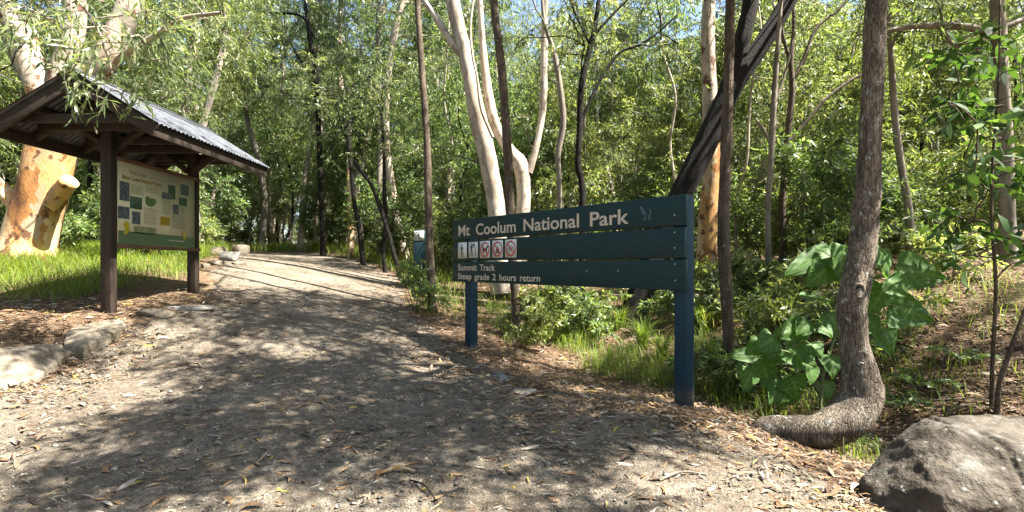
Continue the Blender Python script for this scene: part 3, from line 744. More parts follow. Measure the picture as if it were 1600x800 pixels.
for px, py, sx, sz, m, lab, sd in [(359, 407, .50, .30, ROCK_GREY, 'dark grey rounded boulder on the grassy path edge beyond the shelter', 21),
                              (342, 400, .42, .30, ROCK_TAN, 'pale sunlit boulder in the grass behind the dark grey one', 22),
                              (338, 414, .42, .16, ROCK_TAN, 'low tan stone just below the dark grey boulder', 23),
                              (374, 413, .36, .10, ROCK_TAN, 'flat tan stone at the path edge under the dark grey boulder', 24),
                              (322, 418, .24, .13, ROCK_TAN, 'small pale stone beside the rear shelter post', 25),
                              (377, 397, .5, .3, ROCK_TAN, 'brown stone at the far bend of the path', 26)]:
    p = hit(px, py); s = .62 * p[1] / 13.
    rock('boulder', lab, p + (0, 0, sz * .45 * s), (sx * s * .75, sx * s * .5, sz * s), m, [((0, 0, 1), .8)], sd, .08, .3 * sd, 4)
p = hit(780, 588); rock('stepping_stone', 'long flat grey stone slab lying in the leaf litter before the sign', p + (0, 0, .0), (.10, .30, .035), ROCK_GREY, [((0, 0, 1), .7)], 31, .06, R(12), 4)
p = hit(822, 614); rock('stepping_stone', 'small dark stone beside the end of the grey slab', p, (.12, .08, .04), ROCK_GREY, [((0, 0, 1), .8)], 32, .08, .4, 4)

# ------------------------------------------------------------------ trees
def grow(tp, tr, clumps, r, gw, start=.45, rk=.0055, twist=.25, maxr=.6):
    """limbs that connect the leaf clumps to the trunk; returns nothing, draws tubes into gw"""
    tp = np.asarray(tp); n0 = len(tp); i0 = min(int(start * n0), n0 - 2)
    pos = [p for p in tp[i0:]]; rad0 = list(tr[i0:]); nt_ = len(pos)
    par = [-1] * nt_
    clumps = np.asarray(clumps)
    dd = np.min(np.linalg.norm(clumps[:, None] - np.array(pos)[None], axis=2), axis=1)
    for c in clumps[np.argsort(dd)]:
        Pn = np.array(pos); d = np.linalg.norm(Pn - c, axis=1)
        cost = d + .7 * np.maximum(0, Pn[:, 2] - c[2] + .25 * d)
        j = int(np.argmin(cost))
        dj = d[j]
        if dj > 1.3:
            for f in (.4, .72):
                m_ = pos[j] * (1 - f) + c * f if f < .5 else pos[-1] * .45 + c * .55
                m_ = m_ + r.normal(size=3) * .07 * dj + np.array([0, 0, .05 * dj])
                pos.append(m_); par.append(j); j = len(pos) - 1
        pos.append(c); par.append(j)
    N = len(pos); cnt = np.zeros(N)
    ch = np.zeros(N, bool)
    for i in range(N):
        if par[i] >= 0: ch[par[i]] = True
    for i in range(N - 1, nt_ - 1, -1):
        if not ch[i]: cnt[i] += 1
        if par[i] >= 0: cnt[par[i]] += cnt[i]
    def rad(i):
        return rad0[i] * maxr if i < nt_ else rk * math.sqrt(max(cnt[i], 1)) + .003
    for i in range(nt_, N):
        j = par[i]; a, b = pos[j], pos[i]; L = np.linalg.norm(b - a)
        ri = rad(i); rj = min(rad(j), ri * 1.35 + .004)
        if L < .05: continue
        pin = a - pos[par[j]] if j >= nt_ else np.array([0, 0, 1.])
        pin = pin / (np.linalg.norm(pin) + 1e-9)
        c1 = a + pin * L * .3 + r.normal(size=3) * L * twist * .2
        t = np.linspace(0, 1, 5)[:, None]
        pts = (1 - t) ** 2 * a + 2 * t * (1 - t) * (c1 * .5 + (a + b) * .25) + t * t * b
        pts[1:4] += r.normal(size=(3, 3)) * L * .025
        tube(gw, pts, np.linspace(rj, ri, 5), 6 if ri > .02 else 4, cap=False)
def sprays(gl, gw, clumps, r, k=6, m=12, sl_=.5, L=.12, Wd=.022, droop=.7, rich=False, lvm=.5, lvs=.16, tw=.006, flat=.6, up=0.):
    clumps = np.asarray(clumps); n = len(clumps)
    base = np.repeat(clumps, k, 0); S = n * k
    d = r.normal(size=(S, 3)); d[:, 2] = d[:, 2] * flat + up; d = unit(d)
    ln = sl_ * r.uniform(.55, 1.25, S)
    dn = np.array([0, 0, -1.])
    cl = np.repeat(r.normal(size=n) * .09, k)
    if tw:
        s = unit(np.cross(d, r.normal(size=(S, 3)))) * tw / 2
        mid = base + d * ln[:, None] * .5; tip = base + d * ln[:, None] + dn * (ln * droop * .45)[:, None]
        mid = mid + dn * (ln * droop * .1)[:, None]
        v = np.stack([base - s, base + s, mid + s * .8, mid - s * .8, tip + s * .3, tip - s * .3], 1).reshape(-1, 3)
        b = (np.arange(S) * 6)[:, None]
        gw.add(v, np.concatenate([b + np.array([[0, 1, 2, 3]]), b + np.array([[3, 2, 4, 5]])]))
    t = np.tile(np.linspace(.2, 1, m), S) + r.uniform(-.05, .05, S * m)
    D = np.repeat(d, m, 0); LN = np.repeat(ln, m)
    p = np.repeat(base, m, 0) + D * (LN * t)[:, None] + dn * (LN * droop * .45 * t * t)[:, None]
    ld = D * .55 + dn * droop + r.normal(size=(S * m, 3)) * .55
    leaves(gl, p, ld, L * r.uniform(.6, 1.3, S * m), Wd * r.uniform(.7, 1.25, S * m), r,
           np.clip(lvm + np.repeat(cl, m) + r.normal(size=S * m) * lvs, 0, 1), rich=rich)
def lobes(r, c, rad, n, nl=7, hollow=.35):
    """clump points in several lobes of an uneven crown"""
    c = np.asarray(c, float); rad = np.asarray(rad, float)
    lc = r.normal(size=(nl, 3)); lc = unit(lc) * r.uniform(.35, .85, (nl, 1))
    ls = r.uniform(.28, .5, nl)
    k = r.integers(0, nl, n)
    q = unit(r.normal(size=(n, 3))) * r.uniform(hollow, 1, (n, 1)) ** .6
    return c + (lc[k] + q * ls[k, None]) * rad
def polytrunk(pts, Y=None):
    """[(px, py, width px[, depth])] -> points, radii in metres"""
    out, rd = [], []
    for q in pts:
        y = q[3] if len(q) > 3 else Y
        out.append(P(q[0], q[1], y)); rd.append(q[2] * y / F / 2)
    return np.array(out), np.array(rd)
def trunk_mesh(g, pts, rd, step=.14, n=16, rough=.05, seed=0):
    a = dens(np.c_[pts, rd], step)
    tube(g, a[:, :3], np.maximum(a[:, 3], .004), n, rough, seed)
    return a[:, :3], a[:, 3]
def flare(pts, rd, k=1.35, below=.25):
    """sink the base in the ground and flare it a little"""
    p0 = pts[0] - (pts[1] - pts[0]) / np.linalg.norm(pts[1] - pts[0]) * below
    f = pts[0] + (pts[1] - pts[0]) * min(.5, .25 / np.linalg.norm(pts[1] - pts[0]))
    return np.vstack([p0, pts[:1], f, pts[1:]]), np.r_[rd[0] * k * 1.1, rd[0] * k, rd[0] * 1.02, rd[1:]]
CLEAR = None
def tree(name, label, base, trunk, bk, clumps=None, leaf='gum', limbs=(), rough=.05, n=16, start=.5, seed=1, grp=None, fl=1.3, rk=.0055, **kw):
    """trunk = (points, radii) in world metres; limbs = [(points, radii)]"""
    r = np.random.default_rng(seed)
    if clumps is not None and len(clumps) and grp is None:
        clumps = np.asarray(clumps)
        w_ = clumps[:, None] - SUNPTS[None]; t_ = w_ @ SUNV
        d_ = np.linalg.norm(w_ - t_[..., None] * SUNV, axis=2)
        clumps = clumps[~((t_ > .3) & (d_ < .75)).any(1)]
        if CLEAR is not None: clumps = clumps[np.min(np.linalg.norm(clumps[:, None] - CLEAR[None], axis=2), axis=1) > 1.25]
    root = thing(name, base, label, 'tree', grp)
    pts, rd = flare(*trunk, k=fl)
    g = Geo(); tp, tr = trunk_mesh(g, pts, rd, .10 if n > 10 else .25, n, rough, seed)
    src, srd = [tp], [tr]
    for li, (lp, lr) in enumerate(limbs):
        gl_ = Geo(); a, b = trunk_mesh(gl_, lp, lr, .12 if n > 10 else .2, max(8, n - 4), rough, seed + li + 1)
        gl_.build('limb', BARK[bk], root, smooth=True)
        src.append(a); srd.append(b)
    if clumps is not None and len(clumps):
        # every clump grows from the nearest stem
        clumps = np.asarray(clumps)
        dm = np.stack([np.min(np.linalg.norm(clumps[:, None] - s[None, int(start * len(s))::3], axis=2), axis=1) for s in src])
        own = dm.argmin(0)
        gb = Geo(); gl = Geo()
        for i, s in enumerate(src):
            if (own == i).any(): grow(s, srd[i], clumps[own == i], r, gb, start, rk)
        sprays(gl, gb, clumps, r, **kw)
        gb.build('branches', BARK[bk if bk in ('dark', 'brown', 'grey') else 'grey'], root, smooth=True)
        gl.build('crown', LEAF[leaf], root, attr=True)
    g.build('trunk', BARK[bk], root, smooth=True)
    return root

# spots the sun reaches in the photograph: no leaf clump stands in the way
SUNPTS = np.array([P(x, y, 11.) for x, y in [(775, 320), (768, 270), (758, 230), (748, 190), (740, 150), (730, 100), (722, 60), (712, 20), (820, 300), (815, 260), (800, 240), (690, 45), (850, 150)]]
                  + [P(x, y, 9.3) for x, y in [(60, 370), (70, 330), (80, 290), (90, 250), (60, 120), (110, 60), (175, 70)]]
                  + [P(x, y, 4.8) for x, y in [(1440, 420), (1435, 480), (1380, 470), (1320, 410), (1350, 560)]] + [P(x, y, 3.9) for x, y in [(1360, 560), (1365, 620), (1350, 500)]]
                  + [hit(x, y) for x, y in [(40, 640), (130, 612), (400, 440), (470, 430), (540, 437), (600, 430), (440, 410), (470, 400), (80, 440), (200, 430), (1240, 750), (1150, 770), (1320, 770)]])
# clumps whose shadow falls where the photograph's ground is in shade
def shade_prob(px, py):
    e = lambda cx, cy, rx, ry: np.exp(-(((px - cx) / rx) ** 2 + ((py - cy) / ry) ** 2) ** 2)
    s = np.maximum.reduce([e(560, 620, 560, 95), e(330, 690, 330, 80), e(900, 640, 330, 90), e(520, 490, 330, 42), e(1120, 600, 220, 60), e(1010, 700, 160, 40), e(280, 745, 330, 55), .8 * e(30, 560, 110, 35), .8 * e(720, 765, 360, 50), .5 * e(1180, 740, 200, 60), e(950, 430, 300, 80)])
    lit = np.maximum.reduce([e(50, 620, 170, 40), e(640, 578, 75, 16), e(880, 555, 70, 28), .55 * e(680, 775, 170, 22), .8 * e(1220, 760, 170, 50), e(470, 437, 200, 15), e(0, 680, 60, 22), e(1000, 545, 60, 25), .6 * e(430, 770, 90, 18), e(450, 545, 60, 12), e(1370, 560, 40, 80)])
    return np.clip(s - 1.05 * lit, 0, 1)
N = 60000
sx, sy = rng.uniform(-6, 5, N), rng.uniform(2.4, 9.5, N)
spx, spy = pix(np.stack([sx, sy, gz(sx, sy)], -1))
keep = (rng.uniform(size=N) < shade_prob(spx, spy))
sx, sy = sx[keep][:850], sy[keep][:850]
sh = rng.uniform(5.2, 8.2, len(sx)) + .4 * np.maximum(0, sy - 4.5)
SHADE = np.stack([sx, sy, gz(sx, sy)], -1) + SUNV * (sh / SUNV[2])[:, None]
print(PATH.round(1).tolist()); print('shade clumps', len(SHADE))
# trunks near the viewer, drawn from base to top
T = {}
dB = 4.22
T['bent'] = polytrunk([(1176, 704, 62, dB + .18), (1204, 674, 60, dB + .08), (1232, 674, 60, dB + .02), (1272, 674, 66, dB - .03), (1316, 660, 74, dB - .04), (1342, 630, 74, dB), (1344, 590, 62, dB + .02), (1335, 535, 47, dB + .04), (1331, 470, 50, dB + .05), (1340, 430, 46, dB + .06), (1350, 370, 42, dB + .08),
                       (1358, 250, 37, dB + .1), (1364, 120, 34, dB + .12), (1369, 0, 33, dB + .14), (1376, -300, 28, dB + .2), (1370, -700, 22, dB + .35), (1395, -1100, 14, dB + .5)])
b = hit(1141, 604); Yf = b[1]
T['slim'] = polytrunk([(1141, 604, 20), (1137, 500, 17), (1132, 400, 19), (1131, 330, 17), (1134, 250, 17), (1138, 130, 15), (1141, 0, 14), (1146, -300, 12), (1140, -800, 7)], Yf)
b = hit(985, 503); Yd = b[1]
T['lean'] = polytrunk([(985, 503, 42), (1008, 440, 38), (1036, 365, 36), (1066, 300, 35), (1094, 243, 35), (1116, 195, 35), (1140, 145, 31), (1164, 107, 28), (1190, 70, 27), (1214, 32, 26), (1232, 0, 25), (1320, -150, 20), (1410, -420, 11)], Yd)
LEANL = [polytrunk([(1108, 212, 20), (1123, 175, 26), (1138, 135, 26), (1154, 85, 25), (1165, 40, 24), (1173, 0, 23), (1186, -150, 18), (1182, -420, 10)], Yd)]
b = hit(811, 527); Yk = b[1]
T['pole'] = polytrunk([(811, 527, 20), (806, 470, 14), (800, 400, 14), (796, 300, 14), (791, 200, 14), (783, 100, 13), (771, 0, 12), (750, -250, 10), (752, -520, 6)], Yk)
b = hit(676, 487); Yp = b[1]
T['slender'] = polytrunk([(676, 487, 14), (672, 400, 12.5), (669, 300, 12), (667, 220, 11), (660, 120, 10), (652, 0, 9), (640, -250, 8), (640, -480, 4)], Yp)
XY = {k: v[0][-1, :2] for k, v in T.items()}
ids = ['bent', 'slim', 'lean', 'pole']
own = np.array([min(ids, key=lambda k: np.hypot(*(XY[k] - c[:2])) * (1.6 if k == 'slim' else 1.)) for c in SHADE])
kw = dict(k=9, m=14, sl_=.55, L=.13, Wd=.03, droop=.6)
T['bent'] = (T['bent'][0], T['bent'][1] * np.interp(np.arange(len(T['bent'][1])), [0, 3, 6, 8, 21], [.84, .80, .80, .88, .84]))
bent = tree('bent_tree', 'lichen spotted tree whose trunk lies along the ground then bends straight up', T['bent'][0][0], T['bent'], 'lichen', SHADE[own == 'bent'], 'gum', rough=.10, n=34, start=.78, seed=5, fl=1.0, **kw)
for (kx, ky, kr) in [(1322, 447, .05), (1324, 553, .045)]:
    # knot holes where limbs broke off, facing the path
    a_ = dens(np.c_[T['bent'][0], T['bent'][1]], .05); i_ = np.argmin(np.hypot(pix(a_[:, :3])[0] - kx, pix(a_[:, :3])[1] - ky)); c_, r_ = a_[i_, :3], a_[i_, 3]
    nrm = unit(np.array([-.25, -1., .0])); up_ = np.array([0, 0, 1.]); sd_ = np.cross(nrm, up_)
    th = np.linspace(0, 2 * math.pi, 22)
    ring = c_ + nrm * r_ * .97 + (np.cos(th) * kr * .72)[:, None] * sd_ + (np.sin(th) * kr * 1.1)[:, None] * up_ - nrm * ((np.cos(th) ** 2) * kr * .25)[:, None]
    g = Geo(); tube(g, ring, kr * .26 * (1 + .25 * np.sin(th * 3)), 8, .1, 3, cap=False)
    kn = g.build('knot', BARK['lichen'], bent, smooth=True)
    g = Geo(); disc(g, (0, 0), kr * .8, lambda x, y, o: c_ + nrm * (r_ * .97 + o) + sd_ * x * .7 + up_ * y, .004, 16)  # flat dark disc: the shade inside the hole is put in as colour
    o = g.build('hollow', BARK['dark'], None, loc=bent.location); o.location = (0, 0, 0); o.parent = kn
tree('slim_tree', 'slim straight brown tree just behind the near end of the sign', hit(1141, 604), T['slim'], 'brown', SHADE[own == 'slim'] if (own == 'slim').any() else None, 'gum', seed=6, start=.8, fl=1.7, **kw)
_lp = np.vstack([T['lean'][0]] + [dens(a_, .3) for a_, b_ in LEANL] + [dens(T['lean'][0], .3)]); _lp = _lp[_lp[:, 2] < 6.2]
CLEAR = _lp
tree('leaning_tree', 'dark furrowed tree leaning out from behind the sign and forking in two', hit(985, 503), T['lean'], 'dark', SHADE[own == 'lean'], 'gum', LEANL, rough=.018, n=24, seed=7, start=.5, **kw)
tree('slim_tree', 'slim dark brown tree rising behind the middle of the sign before the white gum', hit(811, 527), T['pole'], 'brown', SHADE[own == 'pole'], 'gum', seed=8, start=.8, fl=1.5, **kw)
r = np.random.default_rng(12)
tree('slim_tree', 'slender brown pole tree at the path edge beside the short blue marker', hit(676, 487), T['slender'], 'brown', np.array([P(r.uniform(560, 720), r.uniform(-420, -90), Yp + r.uniform(-1, 1.5)) for _ in range(22)]), 'gum', seed=9, start=.7, fl=1.3, **kw)

# white gum behind the sign, two stems
Yw = 11.2
wt = polytrunk([(784, 440, 40), (779, 400, 37), (776, 330, 33), (772, 300, 32), (760, 240, 33), (748, 190, 34), (738, 140, 30), (728, 90, 26), (717, 45, 26), (707, 0, 26), (690, -120, 22), (680, -300, 15)], Yw)
wl = [polytrunk([(722, 88, 12), (708, 70, 13), (692, 45, 13), (676, 20, 12), (660, -5, 11), (630, -70, 8), (600, -160, 5)], Yw),
      polytrunk([(800, 450, 36, 11.5), (812, 400, 34, 11.5), (817, 330, 30, 11.5), (818, 290, 31, 11.5), (812, 255, 32, 11.5), (796, 235, 24, 11.5), (776, 200, 22, 11.5), (765, 160, 22, 11.5), (757, 100, 16, 11.5), (752, 40, 13, 11.5), (745, -100, 10, 11.5)]),
      polytrunk([(826, 270, 18, 11.5), (838, 230, 13, 11.5), (848, 170, 15, 11.6), (850, 90, 16, 11.7), (852, 0, 14, 11.7), (858, -160, 9, 11.7)]),
      polytrunk([(770, 215, 7), (752, 170, 6), (745, 120, 5), (738, 85, 5), (735, 40, 5), (742, -20, 4)], Yw - .3)]
r = np.random.default_rng(14)
cl = np.array([P(r.uniform(560, 940), r.uniform(-330, 20), Yw + r.uniform(.4, 2.6)) for _ in range(90)] + [P(r.uniform(690, 900), r.uniform(60, 260), Yw + r.uniform(.9, 2.4)) for _ in range(14)])
wt = (wt[0], wt[1] * .84); wl = [(a_, b_ * (.84, .74, .72, .8)[i_]) for i_, (a_, b_) in enumerate(wl)]
tree('white_gum', 'white barked gum with two pale trunks rising behind the start of the sign', wt[0][0], wt, 'white', cl, 'gum', wl, rough=.05, n=22, seed=15, start=.45, fl=1.1, k=6, m=13, sl_=.6, L=.15, Wd=.024, droop=.9)

# big orange gum behind the shelter
Yg = 9.4
gt = polytrunk([(42, 412, 88), (48, 380, 72), (59, 330, 65), (70, 290, 63), (80, 240, 62), (90, 200, 60), (97, 160, 53)], Yg)
gl_ = [polytrunk([(90, 185, 50), (72, 150, 44), (55, 110, 42), (38, 60, 38), (12, 20, 30), (-20, -40, 24), (-40, -160, 14)], Yg),
       polytrunk([(98, 175, 44), (100, 120, 38), (110, 70, 33), (118, 20, 30), (122, -60, 22), (130, -200, 12)], Yg),
       polytrunk([(104, 180, 44), (135, 130, 38), (165, 90, 38), (185, 50, 34), (206, 0, 32), (225, -80, 22), (235, -220, 12)], Yg),
       polytrunk([(180, 95, 10, 9.4), (215, 72, 9, 9.2), (250, 52, 9, 9), (280, 30, 7, 8.8), (345, 20, 5, 8.6)]),
       polytrunk([(35, 335, 26), (18, 312, 23), (0, 292, 21), (-30, 262, 18), (-70, 190, 12)], Yg - .1),
       polytrunk([(82, 322, 27, 9.3), (93, 304, 27, 9.2), (103, 290, 25, 9.1), (109, 283, 25, 9.06)])]
r = np.random.default_rng(16)
cl = np.array([P(r.uniform(-120, 330), r.uniform(-330, 120), Yg + r.uniform(-2.2, 1.6)) for _ in range(120)])
gum = tree('orange_gum', 'huge gum with peeling orange and cream bark behind the shelter', gt[0][0], gt, 'orange', cl, 'gum', gl_, rough=.05, n=30, seed=17, start=.35, fl=1.05, k=6, m=13, sl_=.55, L=.17, Wd=.024, droop=.9, rich=True)

# overhanging branch in front of the shelter gable, from a tree standing left of the frame
ot = (np.array([[-7.6, 4.2, g1(-7.6, 4.2)], [-7.5, 4.25, 2.2], [-7.2, 4.4, 4.6], [-6.9, 4.5, 7.2], [-6.8, 4.5, 9.5]]), np.array([.15, .13, .11, .08, .04]))
Yo = 5.0
ol = [(np.vstack([[-7.3, 4.35, 3.6], P(20, -60, Yo - .2), P(110, -10, Yo), P(160, 60, Yo), P(180, 130, Yo), P(206, 172, Yo)]), np.array([.035, .022, .014, .009, .006, .003])),
      (np.vstack([P(110, -10, Yo), P(112, 60, Yo - .1), P(100, 110, Yo - .1), P(108, 150, Yo - .1)]), np.array([.012, .008, .005, .003]))]
r = np.random.default_rng(18)
cpx = [(120, 148, 0), (150, 150, 0), (175, 152, 0), (198, 165, 0), (205, 140, 0), (130, 100, 0), (160, 80, 0), (190, 100, 0), (215, 85, 0), (232, 110, 0), (100, 60, 0), (80, 30, 0), (60, 20, 0), (140, 30, 0), (180, 40, 0), (220, 40, 0), (250, 70, 0), (40, 50, 0), (20, 20, 0), (150, 110, 0), (100, 130, 0), (170, 20, 0), (270, 95, 0), (245, 30, 0)]
cl = np.array([P(x + r.normal() * 6, y - 14 + r.normal() * 5, Yo + r.uniform(-.25, .3)) for x, y, _ in cpx] + [np.array([r.uniform(-9, -5.5), r.uniform(3, 6), r.uniform(5.5, 9.5)]) for _ in range(45)])
tree('overhanging_tree', 'gum branch of long drooping leaves hanging over the front of the shelter roof', ot[0][0], ot, 'grey', cl, 'gum', ol, seed=19, start=.3, n=12, rk=.0035, k=4, m=8, sl_=.30, L=.15, Wd=.024, droop=.9, rich=True, lvm=.55)

# other single trees that can be told apart
def px_tree(name, label, pts, Y, bk, area=None, nc=0, leaf='gum', seed=1, limbs=(), yr=1.5, snapb=True, **kw):
    t = polytrunk(pts, Y)
    if snapb:
        t[0][0][2] = g1(t[0][0][0], t[0][0][1])
    r = np.random.default_rng(seed)
    c = None
    if nc: c = np.array([P(r.uniform(area[0], area[2]), r.uniform(area[1], area[3]), Y + r.uniform(-yr, yr)) for _ in range(nc)])
    k2 = dict(k=6, m=12, sl_=.55, L=.13, Wd=.026, droop=.7); k2.update(kw)
    return tree(name, label, t[0][0], t, bk, c, leaf, [polytrunk(l, Y) for l in limbs], seed=seed, n=12, fl=1.2, start=k2.pop('start', .55), **k2)
px_tree('paperbark_tree', 'pale tree with a peeling orange base behind the near end of the sign', [(1102, 415, 32), (1106, 340, 28), (1112, 270, 26), (1110, 200, 24), (1108, 120, 22), (1106, 40, 20), (1112, -60, 16), (1120, -240, 8)], 9.6, 'orange', (980, -260, 1260, 40), 40, seed=31)
px_tree('thin_pale_tree', 'thin pale curving tree between the bent tree and the broad leaved sapling', [(1424, 392, 13), (1420, 330, 11), (1410, 270, 10), (1400, 200, 10), (1394, 120, 9), (1390, 60, 7), (1382, -40, 5)], 8.6, 'grey', (1300, -120, 1500, 60), 22, 'yellow', 32)
px_tree('grey_tree', 'thick grey trunk behind the broad leaved sapling with a long level limb', [(1574, 415, 24), (1574, 330, 20), (1572, 250, 19), (1568, 170, 19), (1562, 100, 20), (1560, 45, 20), (1555, -40, 16), (1550, -200, 8)], 7.6, 'grey', (1400, -240, 1750, 20), 40, 'gum', 33,
        limbs=[[(1562, 60, 12), (1520, 44, 11), (1470, 40, 11), (1420, 42, 9), (1390, 48, 8), (1340, 55, 4)], [(1562, 110, 8), (1530, 95, 7), (1500, 80, 6), (1478, 55, 5), (1468, 10, 4)], [(1566, 130, 8), (1530, 80, 9), (1545, 55, 8), (1600, 30, 8)]])
px_tree('forked_tree', 'dark slim tree forking into upswept limbs above the middle of the sign', [(908, 360, 12), (910, 300, 10), (903, 260, 10), (906, 200, 10), (908, 140, 10), (918, 90, 9), (928, 50, 8), (940, -30, 5)], 9.4, 'dark', (820, -150, 1060, 90), 26, 'gum', 34,
        limbs=[[(909, 190, 5), (930, 140, 5), (965, 85, 4.5), (1000, 70, 4), (1035, 45, 3), (1060, 20, 2)], [(922, 70, 5), (905, 35, 4), (890, 0, 3)], [(925, 60, 5), (950, 30, 4), (990, -10, 3)]], start=.6)
px_tree('dark_slim_tree', 'dark slim tree next to the forked one, nearer the white gum', [(874, 380, 10), (874, 300, 8), (872, 240, 9), (880, 190, 10), (874, 130, 9), (865, 80, 8), (850, 30, 6), (845, -60, 4)], 10.2, 'grey', (800, -150, 930, 90), 20, 'gum', 35)
px_tree('pale_sapling', 'pale straight sapling seen between the slim brown tree and the bent tree', [(1202, 400, 10), (1200, 330, 8), (1204, 260, 9), (1207, 200, 9), (1211, 130, 8), (1216, 60, 7), (1225, -60, 4)], 8.8, 'grey', (1150, -150, 1290, 80), 22, 'yellow', 36, limbs=[[(1205, 230, 5), (1195, 205, 4), (1180, 185, 3)], [(1209, 160, 4), (1225, 120, 4), (1240, 60, 3)]])
px_tree('branching_tree', 'brown tree with wide rising branches seen left of the bent trunk', [(1224, 410, 12), (1222, 330, 10), (1226, 260, 10), (1232, 200, 10), (1238, 140, 9), (1236, 95, 7), (1240, 40, 5), (1238, -40, 3)], 9.8, 'brown', (1160, -90, 1360, 80), 26, 'yellow', 37,
        limbs=[[(1236, 130, 6), (1255, 95, 6), (1275, 45, 5), (1310, 15, 4), (1340, -20, 3)], [(1236, 100, 6), (1222, 50, 5), (1215, -20, 3)], [(1230, 225, 5), (1256, 195, 5), (1290, 155, 5), (1330, 125, 4), (1350, 115, 3)]])
px_tree('orange_sapling', 'distant tree with a bright orange stem beyond the path bend', [(548, 408, 11), (549, 360, 10), (547, 310, 8), (545, 250, 6), (548, 180, 4)], 17, 'orange', (480, 60, 620, 240), 26, 'gum', 38, L=.18, Wd=.035)
px_tree('crooked_tree', 'crooked dark tree leaning over the path edge beside the blue marker', [(626, 432, 8), (615, 395, 7), (604, 355, 7), (592, 318, 7), (578, 285, 6), (560, 262, 5), (545, 235, 4)], 13.2, 'dark', (480, 130, 640, 260), 22, 'gum', 39)
px_tree('dark_slim_tree', 'dark slim tree at the path edge below the crooked one', [(602, 428, 6), (598, 390, 6), (603, 350, 8), (601, 310, 7), (600, 250, 5), (597, 180, 4)], 13.8, 'dark', (550, 80, 660, 220), 20, 'gum', 40)
px_tree('dark_slim_tree', 'dark trunk in front of the bright orange stem', [(568, 400, 8), (561, 355, 8), (553, 310, 7), (548, 260, 6), (540, 200, 4)], 15, 'dark', (490, 60, 600, 200), 22, 'gum', 41)
px_tree('tall_dark_tree', 'tall dark thin tree standing up against the sky gap over the path', [(505, 410, 9), (503, 330, 8), (500, 260, 8), (497, 180, 8), (492, 110, 8), (483, 50, 7), (478, 10, 5), (470, -80, 4)], 17.5, 'dark', (400, -160, 590, 170), 64, 'gum', 42, limbs=[[(495, 130, 5), (470, 95, 4), (450, 60, 3)], [(492, 60, 4), (470, 25, 4), (420, 20, 3)]], L=.16, Wd=.032)
px_tree('tall_pale_tree', 'tall thin pink barked tree above the blue marker', [(592, 405, 8), (593, 300, 8), (594, 200, 8), (592, 130, 8), (590, 60, 7), (592, -40, 4)], 16.5, 'grey', (530, -120, 680, 140), 50, 'green', 43, limbs=[[(593, 150, 4), (575, 110, 4), (560, 60, 3)]], L=.16, Wd=.032)

# ------------------------------------------------------------------ broad leaved plants by the bent tree
def bigleaf(g, c, tip, wid, roll=0., fold=.22, up=.5, peltate=.22):
    """heart shaped leaf: c = where the stalk joins, tip = leaf tip; real geometry, folded at the midrib"""
    c, tip = np.asarray(c, float), np.asarray(tip, float)
    d = tip - c; L = np.linalg.norm(d); d /= L
    vw = unit(np.array([0, -1., .0]) * (1 - up) + np.array([.35, 0, 1.]) * up)
    nrm = unit(vw - d * (vw @ d)); s = np.cross(d, nrm)
    s = s * math.cos(roll) + nrm * math.sin(roll); nrm = np.cross(s, d)
    nu, nv = 23, 13
    us = np.linspace(-peltate, 1, nu); vs_ = np.linspace(-1, 1, nv)
    v = []; lvv = []
    for u in us:
        t = (u + peltate) / (1 + peltate)
        w = wid / 2 * (math.sin(math.pi * min(1, t ** .5)) ** .62 * (1 - .22 * t) * 1.12 + (0 if t < .97 else 0))
        for k in vs_:
            notch = -peltate * L * .35 * (1 - abs(k)) * max(0, 1 - t * 5)
            x = k * w
            vein = .014 * wid * math.cos(9 * (t - abs(k) * .35) * math.pi) * abs(k)
            lvv.append(.8 if abs(k) < .05 else .5 + (.22 if math.cos(9 * (t - abs(k) * .35) * math.pi) > .8 else 0))
            z = fold * abs(x) - .5 * fold * (abs(x) ** 2) / (wid / 2) * 1.5 - .16 * L * t * t + vein + .04 * wid * math.sin(4 * t + 5 * k)
            v.append(c + d * (u * L - notch) + s * x + nrm * z)
    id_ = np.arange(nu * nv).reshape(nu, nv)
    q = np.stack([id_[:-1, :-1], id_[:-1, 1:], id_[1:, 1:], id_[1:, :-1]], -1).reshape(-1, 4)
    g.add(v, q, a=np.array(lvv))
def bigmat():
    k = NT('heart_leaf')
    at = k.n('ShaderNodeAttribute', attribute_name='lv').outputs['Fac']
    n = k.noise(k.coord(), 30., 4.)
    c = k.ramp(k.math('ADD', at, k.math('MULTIPLY', k.math('SUBTRACT', n, .5), .25)), [(.3, (.032, .088, .018)), (.5, (.06, .14, .028)), (.85, (.16, .24, .08))])
    c = k.mix(k.ramp(k.noise(k.coord(), 18., 3.), [(.66, (0, 0, 0)), (.72, (.7, .7, .7))]), c, (.16, .15, .05))
    k.base(c, .58, .35)
    tr = k.n('ShaderNodeBsdfTranslucent', {'Color': k.mix(1., c, (1.9, 1.9, .4), 'MULTIPLY')})
    mx = k.n('ShaderNodeMixShader', {0: .5, 1: k.p.outputs[0], 2: tr.outputs[0]}); k.t.links.new(mx.outputs[0], k.out.inputs[0])
    k.bump(n, .15, .004)
    return k.m
BIG = bigmat()
Ym = 4.75
mb = hit(1272, 640); mb[1] = max(mb[1], 4.4); mb[0] = (1280 - 800) / F * 4.7; mb[1] = 4.7; mb[2] = g1(mb[0], mb[1])
mac = thing('big_leaf_plant', mb, 'plant with huge heart shaped green leaves behind the bent trunk', 'plant')
